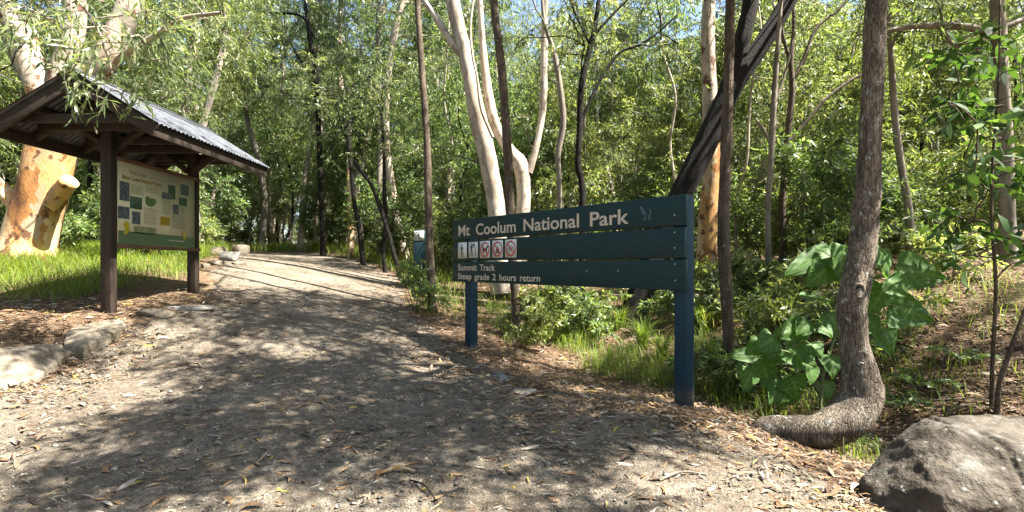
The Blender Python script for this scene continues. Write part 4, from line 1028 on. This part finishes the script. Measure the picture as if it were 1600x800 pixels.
LV = [(1296, 396, 1228, 422, 46, 0, .5), (1318, 392, 1314, 437, 46, .1, -.1), (1372, 396, 1392, 432, 50, .1, .3), (1374, 392, 1356, 412, 34, .2, .2), (1414, 422, 1486, 432, 56, .1, -.2), (1402, 480, 1466, 502, 50, .0, -.25),
      (1378, 452, 1362, 492, 44, .1, -.2), (1258, 462, 1306, 468, 26, 0, .55), (1250, 512, 1212, 522, 36, .2, .25), (1284, 512, 1302, 526, 30, .1, .2), (1298, 494, 1312, 522, 36, 0, .1), (1382, 522, 1398, 556, 46, .1, .1), (1392, 498, 1424, 508, 30, -.1, .3),
      (1240, 545, 1264, 578, 46, 0, -.1), (1178, 556, 1140, 552, 28, .1, .4), (1192, 572, 1206, 612, 38, 0, -.1), (1172, 582, 1164, 612, 32, .1, -.1), (1238, 594, 1250, 626, 42, 0, -.1), (1266, 574, 1270, 600, 30, .2, .0), (1206, 530, 1182, 546, 36, .1, .3), (1220, 552, 1196, 560, 30, .1, .4), (1270, 540, 1284, 560, 32, 0, .2),
      (1232, 520, 1240, 548, 38, .1, .2), (1262, 505, 1246, 522, 32, -.1, .3), (1198, 590, 1222, 604, 34, .1, .2), (1228, 618, 1216, 634, 26, 0, .3), (1186, 538, 1166, 552, 30, .15, .3), (1256, 556, 1278, 572, 34, .05, .3), (1296, 560, 1304, 590, 34, 0, 0),
      (1290, 420, 1262, 446, 40, .1, .2), (1330, 440, 1340, 470, 40, 0, 0), (1392, 440, 1420, 462, 40, .1, .0), (1356, 500, 1376, 528, 36, 0, .1), (1288, 600, 1296, 626, 30, 0, .1), (1212, 612, 1204, 630, 24, 0, .2), (1310, 405, 1288, 400, 30, .2, .5)]
stem_top = P(1335, 432, Ym + .1); stem_mid = P(1300, 540, Ym)
g = Geo(); spine = dens(np.array([mb - (0, 0, .1), P(1284, 600, 4.72), stem_mid, stem_top]), .05); tube(g, spine, np.linspace(.018, .009, len(spine)), 8, .05)
spine2 = dens(np.array([P(1284, 610, 4.72), P(1250, 560, 4.66), P(1215, 545, 4.6)]), .05); tube(g, spine2, np.linspace(.012, .006, len(spine2)), 7)
g.build('stem', plain('green_stem', (.10, .12, .05), .6, var=.3), mac, smooth=True)
allsp = np.vstack([spine, spine2])
STALK = plain('leaf_stalk', (.14, .16, .06), .5)
r = np.random.default_rng(50)
for (cx, cy_, tx, ty, wd, roll, up) in LV:
    Yl = Ym + r.uniform(-.15, .22) - (.12 if cx < 1280 else 0)
    c = P(cx, cy_, Yl); tp = P(tx, ty, Yl - r.uniform(.02, .12))
    g = Geo(); bigleaf(g, c, tp, wd / F * Yl * 1.05, roll, up=max(0., up) + .12)
    lf = g.build('leaf', BIG, mac, smooth=True, attr=True)
    j = np.argmin(np.linalg.norm(allsp - c, axis=1) + .5 * np.maximum(0, allsp[:, 2] - c[2] + .1)); a = allsp[j]
    g = Geo(); m_ = (a + c) / 2 + np.array([0, 0, .08]); tube(g, dens(np.array([a, m_, c]), .04), .0035, 5)
    o = g.build('stalk', STALK, None, loc=mb, smooth=True); o.location = (0, 0, 0); o.parent = lf

# ovate leaved saplings
def ovate(name, label, base, stem_pts, rad, pts, leafL, leafW, r, leaf='broad', per=9, sl_=.22, grp=None, cat='sapling', droop=.35):
    root = thing(name, base, label, cat, grp)
    g = Geo(); sp = dens(np.asarray(stem_pts), .08); tube(g, sp, np.linspace(rad, rad * .4, len(sp)), 8, .05)
    gl = Geo(); gb = Geo()
    if len(pts):
        grow(sp, np.linspace(rad, rad * .4, len(sp)), np.asarray(pts), r, gb, .15, .003)
        sprays(gl, gb, pts, r, k=3, m=per // 2, sl_=sl_, L=leafL, Wd=leafW, droop=droop, rich=True, lvm=.45, lvs=.2)
    g.build('stem', BARK['brown'], root, smooth=True)
    if gb.n: gb.build('branches', BARK['brown'], root, smooth=True)
    gl.build('crown', LEAF[leaf], root, attr=True)
    return root
r = np.random.default_rng(60)
b = hit(1549, 640); Yb = b[1]
pts = [P(r.uniform(1475, 1640), r.uniform(60, 260), Yb + r.uniform(-.5, .6)) for _ in range(34)] + [P(r.uniform(1500, 1640), r.uniform(260, 430), Yb + r.uniform(-.4, .5)) for _ in range(10)] + [P(r.uniform(1455, 1520), r.uniform(150, 200), Yb) for _ in range(4)] + [P(r.uniform(1450, 1490), r.uniform(330, 370), Yb + .4) for _ in range(3)]
ovate('sapling', 'thin stemmed sapling with dark broad leaves beside the boulder', b, [b - (0, 0, .1), P(1551, 560, Yb), P(1556, 450, Yb), P(1549, 330, Yb), P(1552, 240, Yb), P(1560, 130, Yb), P(1563, 0, Yb)], .018, pts, .14, .06, r)
b = hit(1556, 655); Yb2 = b[1]
ovate('sapling', 'dark bare slanting stem rising from behind the boulder', b, [b - (0, 0, .1), P(1562, 600, Yb2), P(1578, 550, Yb2), P(1600, 490, Yb2), P(1640, 400, Yb2)], .025, [P(r.uniform(1600, 1720), r.uniform(280, 430), Yb2) for _ in range(14)], .12, .05, r)

# ------------------------------------------------------------------ forest behind: prototypes, then copies
def proto_tree(kind, seed):
    r = np.random.default_rng(seed)
    if kind == 'gum':
        H = r.uniform(12, 15); x = np.cumsum(r.normal(size=(7, 2)) * .22, 0); z = np.linspace(0, H * .85, 7)
        pts = np.c_[x - x[0], z]; rd = np.linspace(.15, .045, 7)
        c = lobes(r, (0, 0, H * .62), (2.5, 2.5, H * .36), 125, 9)
        kw = dict(k=8, m=15, sl_=.68, L=.155, Wd=.031, droop=.8)
    elif kind == 'mid':
        H = r.uniform(6.5, 8.5); x = np.cumsum(r.normal(size=(7, 2)) * .2, 0); z = np.linspace(0, H * .85, 7)
        pts = np.c_[x - x[0], z]; rd = np.linspace(.06, .02, 7)
        c = lobes(r, (0, 0, H * .56), (2.1, 2.1, H * .42), 110, 9)
        kw = dict(k=8, m=15, sl_=.55, L=.135, Wd=.029, droop=.65)
    c[:, 2] = np.maximum(c[:, 2], .8)
    return pts, rd, c, kw
def near_path(x, y):
    return path_sd(np.array([x]), np.array([y]))[0]
def free(x, y, rad):
    if near_path(x, y) > -rad: return False
    if -8.2 < x < -3.2 and y < 10: return False
    if -.6 < x < 3.6 and 9 < y < 11.8: return False
    if -3.4 < x < -1. and 8.5 < y < 13.6: return False
    if -9 - rad < x < -5 and y < 9: return False
    return True
r = np.random.default_rng(77)
def thin(sp, f):
    return [p for p in sp if not ((-20 < p[0] < 3 and p[1] < 22 and r.uniform() < f) or (p[0] >= 3 and p[1] < 20 and r.uniform() < f * .8))]
def scatter(n, y0, y1, rad, mind, power=1.3, xs=None, corridor=0.):
    out = []
    tries = 0
    while len(out) < n and tries < 30000:
        tries += 1
        y = y0 + (y1 - y0) * r.uniform() ** power
        x = r.uniform(-1.12 * y - 3, 1.12 * y + 3) if xs is None else r.uniform(*xs)
        if not free(x, y, rad): continue
        if any((x - a) ** 2 + (y - b) ** 2 < mind ** 2 for a, b in out): continue
        out.append((x, y))
    return out
LBV = {'gum': ['tall grey trunked gum with a grey green crown in the forest behind', 'tall white trunked gum with a grey green crown in the forest behind', 'tall grey trunked gum with a yellow green crown in the forest behind', 'tall white trunked gum with a grey green crown in the forest behind'],
       'mid': ['slim grey stemmed understorey tree with fine grey green leaves in the forest behind', 'slim dark stemmed understorey tree with bright green leaves in the forest behind', 'slim grey stemmed understorey tree with yellow green leaves in the forest behind', 'slim dark stemmed understorey tree with fine grey green leaves in the forest behind']}
LBO = {'gum': 'tall gum on the near side of the clearing, opposite the signs', 'mid': 'understorey tree on the near side of the clearing, opposite the signs'}
LBL = {'gum': ('', 'tall gums of the forest'),
       'mid': ('', 'understorey trees of the forest')}
CNT = {}
for kind, spots in (('gum', thin(scatter(130, 13, 50, .8, 1.8, 1.1), .6) + [(12, 3), (14, 7.5), (10.5, -1.5), (16, 1), (-11, 3), (-12.5, 7), (18, 5), (-13.6, 31), (-15.5, 33), (-11.5, 32), (-17, 30), (-14.5, 36), (-10, 30), (-19, 34), (-9.8, 14.5), (-12, 17.5), (-6.2, 19.5), (-3.6, 17), (-2.5, 22), (-14, 22), (-10.5, 27)] + [(-4, -7), (3, -9), (-9, -5), (8, -12), (-13, -1), (-6, -13), (0, -16), (-15, -8), (-17, 4), (-3, -20), (6, -20), (-20, 0), (-11, -14), (13, -16), (-1.5, -4.5), (5, -6.5), (-7.5, -1.5)]), ('mid', thin(scatter(190, 11, 44, .5, 1.1), .3) + [(-3, -5), (2, -6), (-7, -3), (6, -8), (-9.5, 0), (-6, -8), (0, -10), (-11, -5), (-12, 1.5), (10, -9)])):
    protos = []
    for v in range(4):
        pts, rd, c, kw = proto_tree(kind, 100 + v + (50 if kind == 'mid' else 0))
        x, y = spots[v]; z = g1(x, y)
        o = np.array([x, y, z])
        protos.append(tree('gum_tree' if kind == 'gum' else 'understorey_tree', LBV[kind][v], o, (pts + o, rd), ('white' if v % 2 else 'grey') if kind == 'gum' else ('dark' if v % 2 else 'grey'), c + o, ('gum', 'gum', 'yellow', 'gum')[v] if kind == 'gum' else ('gum', 'green', 'yellow', 'gum')[v],
                           seed=200 + v, n=10, grp=LBL[kind][1], start=.3, rk=.007, **kw))
    for i, (x, y) in enumerate(spots[4:]):
        v = r.integers(0, 4)
        if x > 4 and r.uniform() < .4: v = 2
        copy_thing(protos[v], (x, y, g1(np.clip(x, -45, 45), y) - .05), r.uniform(0, 6.28), r.uniform(.8, 1.2), *((LBV[kind][v], LBL[kind][1]) if y > 9 else (LBO[kind], 'trees on the near side of the clearing')))
# thin pale poles between the trees
PL = ('thin pale bare stem with a sparse top among the forest trees', 'thin pale stems of the forest')
protos = []
spots = scatter(85, 9.5, 34, .5, .8)
for i, (x, y) in enumerate(spots):
    z = g1(x, y); o = np.array([x, y, z])
    if i < 5:
        H = r.uniform(5, 8); q = np.cumsum(r.normal(size=(8, 2)) * .16, 0) + np.outer(np.linspace(0, 1, 8), r.normal(size=2) * .9)
        pts = np.c_[q - q[0], np.linspace(0, H, 8)] + o
        c = lobes(r, (q[-1] - q[0]).tolist() + [H * .85], (1.1, 1.1, H * .22), 22, 4) + o
        protos.append(tree('pole_sapling', PL[0], o, (pts, np.linspace(.045, .012, 8)), 'pale', c, ('gum', 'green', 'yellow')[i % 3], seed=260 + i, n=8, grp=PL[1], start=.35, rk=.005, k=5, m=11, sl_=.5, L=.15, Wd=.032, droop=.7))
    else: copy_thing(protos[r.integers(0, 5)], (x, y, z - .05), r.uniform(0, 6.28), r.uniform(.75, 1.25))
# shrubs
def proto_shrub(kind, seed, o):
    r = np.random.default_rng(seed); o = np.asarray(o)
    if kind == 'tall':
        H = r.uniform(2., 2.8); n = 44; ex = (1.0, 1.0, H * .45); L, Wd, k, m = .13, .036, 6, 10; cz = H * .55
    else:
        H = r.uniform(.7, 1.1); n = 20; ex = (.6, .6, H * .45); L, Wd, k, m = .11, .036, 6, 9; cz = H * .5
    c = lobes(r, (0, 0, cz), ex, n, 6, .2); c[:, 2] = np.maximum(c[:, 2], .12)
    root = thing('shrub', o, 'x', 'shrub')
    gb, gl = Geo(), Geo()
    for s in range(3):
        a = r.uniform(0, 6.28); tip = np.array([math.cos(a) * ex[0] * .4, math.sin(a) * ex[0] * .4, H * .6])
        p = dens(np.array([[0, 0, -.1], tip * .5 + r.normal(size=3) * .06, tip]), .15)
        tube(gb, p + o, np.linspace(.018, .008, len(p)) * (1 if kind == 'tall' else .5), 5)
    p = dens(np.array([[0, 0, -.1], [0, 0, H * .5]]), .2)
    grow(p + o, np.full(len(p), .015), c + o, r, gb, .1, .004)
    sprays(gl, gb, c + o, r, k=k, m=m, sl_=.34 if kind == 'tall' else .24, L=L, Wd=Wd, droop=.35, lvm=.5, lvs=.2, up=.15)
    gb.build('stem', BARK['twig'], root)
    gl.build('foliage', LEAF[('green', 'yellow', 'green', 'gum')[seed % 4]], root, attr=True)
    return root
behind_sign = [p for p in scatter(26, 5.6, 9.2, .9, .6, 1., (.3, 5.)) if (p[1] - 4.68) * .75 + (p[0] - 1.57) * .66 > 1.3 and np.hypot(p[0] - 2.9, p[1] - 4.7) > 1. and not (abs(p[0] - T['lean'][0][0, 0] * p[1] / T['lean'][0][0, 1]) < .55 and p[1] < T['lean'][0][0, 1] + .3)][:18]
SLB = {'tall': ('head high shrub with %s leaves in the understorey behind the path and signs', 'tall shrubs of the understorey'), 'low': ('knee high bushy plant with %s leaves on the forest floor', 'low plants of the forest floor')}
for kind, spots in (('tall', scatter(150, 10, 34, .9, .9, 1.2) + scatter(50, 12, 28, .5, .8, 1., (-22, 0)) + scatter(15, 8.6, 13, .8, 1., 1., (3.6, 11))), ('low', scatter(54, 8.6, 20, .55, .8, 1.3) + scatter(7, 5.0, 9.5, .5, .8, 1., (5.5, 11)) + behind_sign)):
    protos = []
    for v in range(4):
        x, y = spots[v]; pr = proto_shrub(kind, 300 + v + (10 if kind == 'low' else 0), (x, y, g1(x, y))); protos.append(pr)
        pr['label'] = SLB[kind][0] % ('bright green', 'yellow green', 'bright green', 'grey green')[(300 + v + (10 if kind == 'low' else 0)) % 4]; pr['group'] = SLB[kind][1]
    for i, (x, y) in enumerate(spots[4:]):
        copy_thing(protos[r.integers(0, 4)], (x, y, g1(np.clip(x, -45, 45), y) - .03), r.uniform(0, 6.28), r.uniform(.75, 1.25))
# single plants near the viewer
def single_shrub(label, px, py, s, seed, name='shrub', z=0):
    p = hit(px, py); o = proto_shrub('low', seed, p); o.name = name; o['label'] = label; o.scale = (s, s, s); return o
single_shrub('small bright green weed at the path edge before the slender pole tree', 650, 487, .95, 320)
single_shrub('small green bush growing at the foot of the blue marker post', 640, 448, .7, 321)

# far wall of forest
g = Geo(); rf = np.random.default_rng(90); n = 2600
a = rf.uniform(-1.15, 1.15, n); d = rf.uniform(50, 64, n); x = np.sin(a) * d * 1.1; y = np.cos(a) * d
c = np.c_[x, y, gz(np.clip(x, -45, 45), np.clip(y, -30, 60)) + rf.uniform(0, 1, n) ** 1.2 * 11]
sprays(g, g, c, rf, k=4, m=9, sl_=1.3, L=.55, Wd=.2, droop=.5, tw=0)
tag(g.build('forest', LEAF['gum'], loc=(0, 50, 0), attr=True), 'distant mass of trees closing off the forest', 'forest', kind='stuff')

# ------------------------------------------------------------------ grass
def blades(g, x, y, h, r, w=.006, lean=.5, lv=.5, lvs=.18):
    n = len(x); b = np.c_[x, y, gz(np.clip(x, -45, 45), np.clip(y, -30, 60)) - .01]
    a = r.uniform(0, 6.283, n); d = np.c_[np.cos(a), np.sin(a), np.zeros(n)]
    s = np.c_[-np.sin(a), np.cos(a), np.zeros(n)] * (w * (1 + .06 * y))[:, None] / 2
    ln = lean * r.uniform(.3, 1.3, n); up = np.array([0, 0, 1.])
    h = h[:, None]; l = ln[:, None]
    p1 = b + up * h * .55 + d * h * l * .3; p2 = b + up * h * (.95 - .35 * np.minimum(l, 1)) + d * h * l
    v = np.stack([b - s, b + s, p1 + s * .8, p1 - s * .8, p2], 1).reshape(-1, 3); i = (np.arange(n) * 5)[:, None]
    g.add(v, i + np.array([[0, 1, 2, 3]]), i + np.array([[3, 2, 4]]), np.repeat(np.clip(lv + r.normal(size=n) * lvs, 0, 1), 5))
rg = np.random.default_rng(91)
g = Geo()
def field(n, x0, x1, y0, y1, dens_f, h0, h1, lean=.55, lv=.5, w=.006):
    x, y = rg.uniform(x0, x1, n), rg.uniform(y0, y1, n)
    k = rg.uniform(size=n) < dens_f(x, y)
    x, y = x[k], y[k]
    blades(g, x, y, rg.uniform(h0, h1, len(x)), rg, w, lean, lv)
off = lambda x, y, m=.25: sstep(m, m + .35, -path_sd(x, y))
patch = lambda x, y, s=0, t=.0: sstep(t - .25, t + .35, wav(x * 1.1, y * 1.1, s))
kio = lambda x, y: 1 - ((x > -5.9) & (x < -4.2) & (y < 8.6)) * 1.
field(90000, -16, -3, 6.3, 14, lambda x, y: off(x, y, .2) * kio(x, y) * sstep(6.4, 7.6, y + .25 * (-5 - x) * 0) * (.35 + .65 * patch(x, y, 1, -.2)), .10, .44, 1.5, .5, .0045)
field(16000, -6, 3, 9, 22, lambda x, y: off(x, y, .05) * sstep(2.6, .6, -path_sd(x, y)), .2, .6, .6, .5)
field(30000, -14, 14, 13, 26, lambda x, y: off(x, y, .1) * .8, .2, .6, .6, .5, .008)
field(34000, -.5, 7, 5.2, 10.5, lambda x, y: off(x, y, .9) * (1 - .8 * sstep(3.4, 4.6, x)) * sstep(.9, 1.5, (y - 4.68) * .75 + (x - 1.57) * .66) * patch(x, y, 4, .0) * .85, .12, .46, 1.1, .48, .005)
field(26000, 1, 16, 6.5, 14, lambda x, y: off(x, y, .9) * patch(x, y, 6, .45) * .35, .12, .45, .7, .48)
field(2600, 2.6, 6, 3.2, 6, lambda x, y: off(x, y, .55) * patch(x * 1.5, y * 1.5, 7, .15) * .8, .1, .32, .8, .5)
tag(g.build('grass', LEAF['grass'], loc=(0, 8, 0), attr=True), 'green and straw coloured grass along the path and under the trees', 'grass', kind='stuff')
# tussocks behind the sign
tus = []
TL = ('arching tussock of long grass blades in the dip behind the sign', 'grass tussocks behind the sign')
for i, (px, py, s) in enumerate([(905, 500, 1.), (940, 505, 1.1), (968, 515, .9), (1005, 545, 1.), (1035, 560, .8), (880, 490, .8), (1100, 520, .9), (850, 480, .8), (1115, 560, .7), (925, 530, .6)]):
    p = hit(px, py); p = snap(px, max(p[1], 6.3)) if px < 1000 else p
    if i < 2:
        g = Geo(); n = 150; rr_ = np.random.default_rng(400 + i)
        a = rr_.uniform(0, 6.283, n); q = rr_.uniform(0, .08, n)
        blades(g, p[0] + np.cos(a) * q, p[1] + np.sin(a) * q, rr_.uniform(.35, .75, n), rr_, .007, .8, .5)
        o = g.build('grass_tussock', LEAF['grass'], loc=p, attr=True); tag(o, TL[0], 'tussock', TL[1]); tus.append(o)
    else:
        o = tus[i % 2].copy(); COL.objects.link(o); o.location = p; o.rotation_euler = (0, 0, i * 1.7); o.scale = (s, s, s)
# pinnate fronds beside the bent tree
def frond_plant(label, px, py, n, L, seed, nm='fern'):
    rr_ = np.random.default_rng(seed); p = hit(px, py); g = Geo(); gs = Geo()
    for i in range(n):
        a = 6.283 * i / n + rr_.uniform(-.4, .4); d = np.array([math.cos(a), math.sin(a), 0]); l = L * rr_.uniform(.7, 1.2)
        t = np.linspace(0, 1, 14)[:, None]
        sp = p + d * l * t * .8 + np.array([0, 0, 1]) * l * (t * 1.1 - t * t * .8)
        tube(gs, sp, np.linspace(.004, .0015, 14), 4)
        s = np.cross(d, (0, 0, 1)); tt = np.repeat(np.arange(3, 14), 2); sg = np.tile([1, -1], 11)
        ld = s * sg[:, None] + d * .55 + np.array([0, 0, -.15])
        leaves(g, sp[tt], ld, l * .24 * (1.15 - tt / 18), np.full(len(tt), l * .06), rr_, np.clip(.5 + rr_.normal(size=len(tt)) * .15, 0, 1), rich=True)
    root = thing(nm, p, label, 'plant'); gs.build('stem', BARK['twig'], root); g.build('foliage', LEAF['green'], root, attr=True)
frond_plant('glossy feather leaved plant growing right behind the bend of the trunk', 1400, 640, 9, .42, 501)
frond_plant('feather leaved plant poking out under the bent trunk beside the boulder', 1368, 705, 7, .26, 502)
frond_plant('feather leaved plant between the huge leaves and the boulder', 1440, 610, 8, .38, 503)
frond_plant('feather leaved plant on the litter bank under the broad leaved sapling', 1510, 570, 8, .40, 504)
frond_plant('small feather leaved plant near the foot of the slim straight tree', 1165, 600, 7, .25, 505)

# ------------------------------------------------------------------ leaf litter, gravel, sticks
rl_ = np.random.default_rng(95)
n = 560000
x = rl_.uniform(-9, 11, n); y = 2.1 + 14 * rl_.uniform(size=n) ** 1.6
sd = path_sd(x, y)
lit = 1 - sstep(-.25, .9, sd + .5 * wav(x * .9, y * .9, 2))
dn_ = (.13 + .87 * lit) * np.clip(1.1 - y / 18, .15, 1)
gr = (x < -5.4) & (y > 6.9)
dn_ = np.where(gr, dn_ * .15, dn_)
k = (rl_.uniform(size=n) < dn_ * .62) & (np.abs(x) < 1.1 * y + .6)
x, y = x[k], y[k]; n = len(x); print('litter', n)
a = rl_.uniform(0, 6.283, n); d = np.c_[np.cos(a), np.sin(a), rl_.normal(size=n) * .16]
L = rl_.gamma(3.0, .019, n).clip(.018, .16); wd = L * rl_.uniform(.09, .25, n)
g = Geo()
p = np.c_[x, y, gz(x, y) + near.max() * .0 + rl_.uniform(.004, .03, n) * (1 - .55 * sstep(0, .8, path_sd(x, y)))]
s = unit(np.cross(d, np.c_[rl_.normal(size=(n, 2)) * .35, np.ones(n)])); d = unit(d); u = np.cross(s, d)
Lc, Wc = L[:, None], wd[:, None]; cu_ = rl_.normal(size=(n, 1)) * .10; sb = rl_.normal(size=(n, 1)) * .10
q0 = p - d * Lc * .5; q1 = p + d * Lc * .5
m0 = p - d * Lc * .16; m1 = p + d * Lc * .2
ben = u * Lc * cu_; sbs = s * Lc * sb
v = np.stack([q0, m0 + s * Wc * .5 + ben + sbs, m0 - s * Wc * .5 + ben + sbs, m1 + s * Wc * .42 + ben + sbs, m1 - s * Wc * .42 + ben + sbs, q1], 1)
v[:, :, 2] = np.maximum(v[:, :, 2], (p[:, 2] - .006)[:, None])
b_ = (np.arange(n) * 6)[:, None]
g.add(v.reshape(-1, 3), b_ + np.array([[1, 3, 4, 2]]), np.concatenate([b_ + np.array([[0, 1, 2]]), b_ + np.array([[3, 5, 4]])]), np.repeat(np.clip(rl_.beta(1.6, 2.2, n), 0, 1), 6))
tag(g.build('leaf_litter', LITTER, loc=(0, 5, 0), attr=True), 'dry brown gum leaves scattered over the ground', 'leaf litter', kind='stuff')
# gravel
n = 36000
x = rl_.uniform(-7, 4, n); y = 2.1 + 7 * rl_.uniform(size=n) ** 1.7
k = (path_sd(x, y) > -.4) & (np.abs(x) < 1.1 * y + .3); x, y = x[k], y[k]; n = len(x)
sz = rl_.gamma(2., .0032, n).clip(.003, .03)
o6 = np.array([(1, 0, 0), (0, 1, 0), (-1, 0, 0), (0, -1, 0), (0, 0, .55), (0, 0, -.5)], float)
v = o6[None] * sz[:, None, None] * rl_.uniform(.6, 1.35, (n, 6, 1)) + rl_.normal(size=(n, 6, 3)) * sz[:, None, None] * .18
a = rl_.uniform(0, 6.28, n); ca, sa = np.cos(a)[:, None], np.sin(a)[:, None]
v = np.stack([v[..., 0] * ca - v[..., 1] * sa, v[..., 0] * sa + v[..., 1] * ca, v[..., 2]], -1) + np.c_[x, y, gz(x, y) + sz * .15][:, None]
i = (np.arange(n) * 6)[:, None]
t = np.concatenate([i + np.array([q]) for q in [(0, 1, 4), (1, 2, 4), (2, 3, 4), (3, 0, 4), (1, 0, 5), (2, 1, 5), (3, 2, 5), (0, 3, 5)]])
g = Geo(); g.add(v.reshape(-1, 3), t=t, a=np.repeat(rl_.uniform(0, 1, n), 6))
tag(g.build('gravel', STONEC, loc=(0, 5, 0), attr=True), 'small grey and tan stones strewn over the path', 'gravel', kind='stuff')
# sticks lying about
STK = [((1268, 694), (1312, 738), .022, 'weathered grey stick lying between the bent trunk and the boulder', 'grey'), ((1440, 628), (1600, 632), .008, 'thin pale stick lying across the slope above the boulder', 'grey'),
       ((1150, 655), (1290, 610), .006, 'thin dark twig leaning in the shade under the huge leaves', 'brown'), ((1330, 480), (1480, 470), .018, 'pale dead branch lying on the litter bank behind the huge leaves', 'white'),
       ((640, 752), (684, 790), .006, 'short dark twig on the sunlit gravel in the middle of the path', 'dark'), ((1030, 752), (1105, 745), .010, 'curled pale strip of bark on the sunlit litter', 'grey'), ((590, 742), (650, 740), .012, 'large curled orange bark strip on the gravel', 'orange')]
for (a_, b2, rd_, lab, bk_) in STK:
    p0, p1 = hit(*a_), hit(*b2); m_ = (p0 + p1) / 2 + np.array([0, 0, .03]) + np.array([.0, .04, 0])
    pp = dens(np.array([p0 + (0, 0, .008), m_, p1 + (0, 0, .015)]), .05)
    g = Geo(); tube(g, pp, np.linspace(rd_, rd_ * .5, len(pp)), 7, .15, 3)
    tag(g.build('stick', BARK[bk_], loc=(p0 + p1) / 2, smooth=True), lab, 'stick')
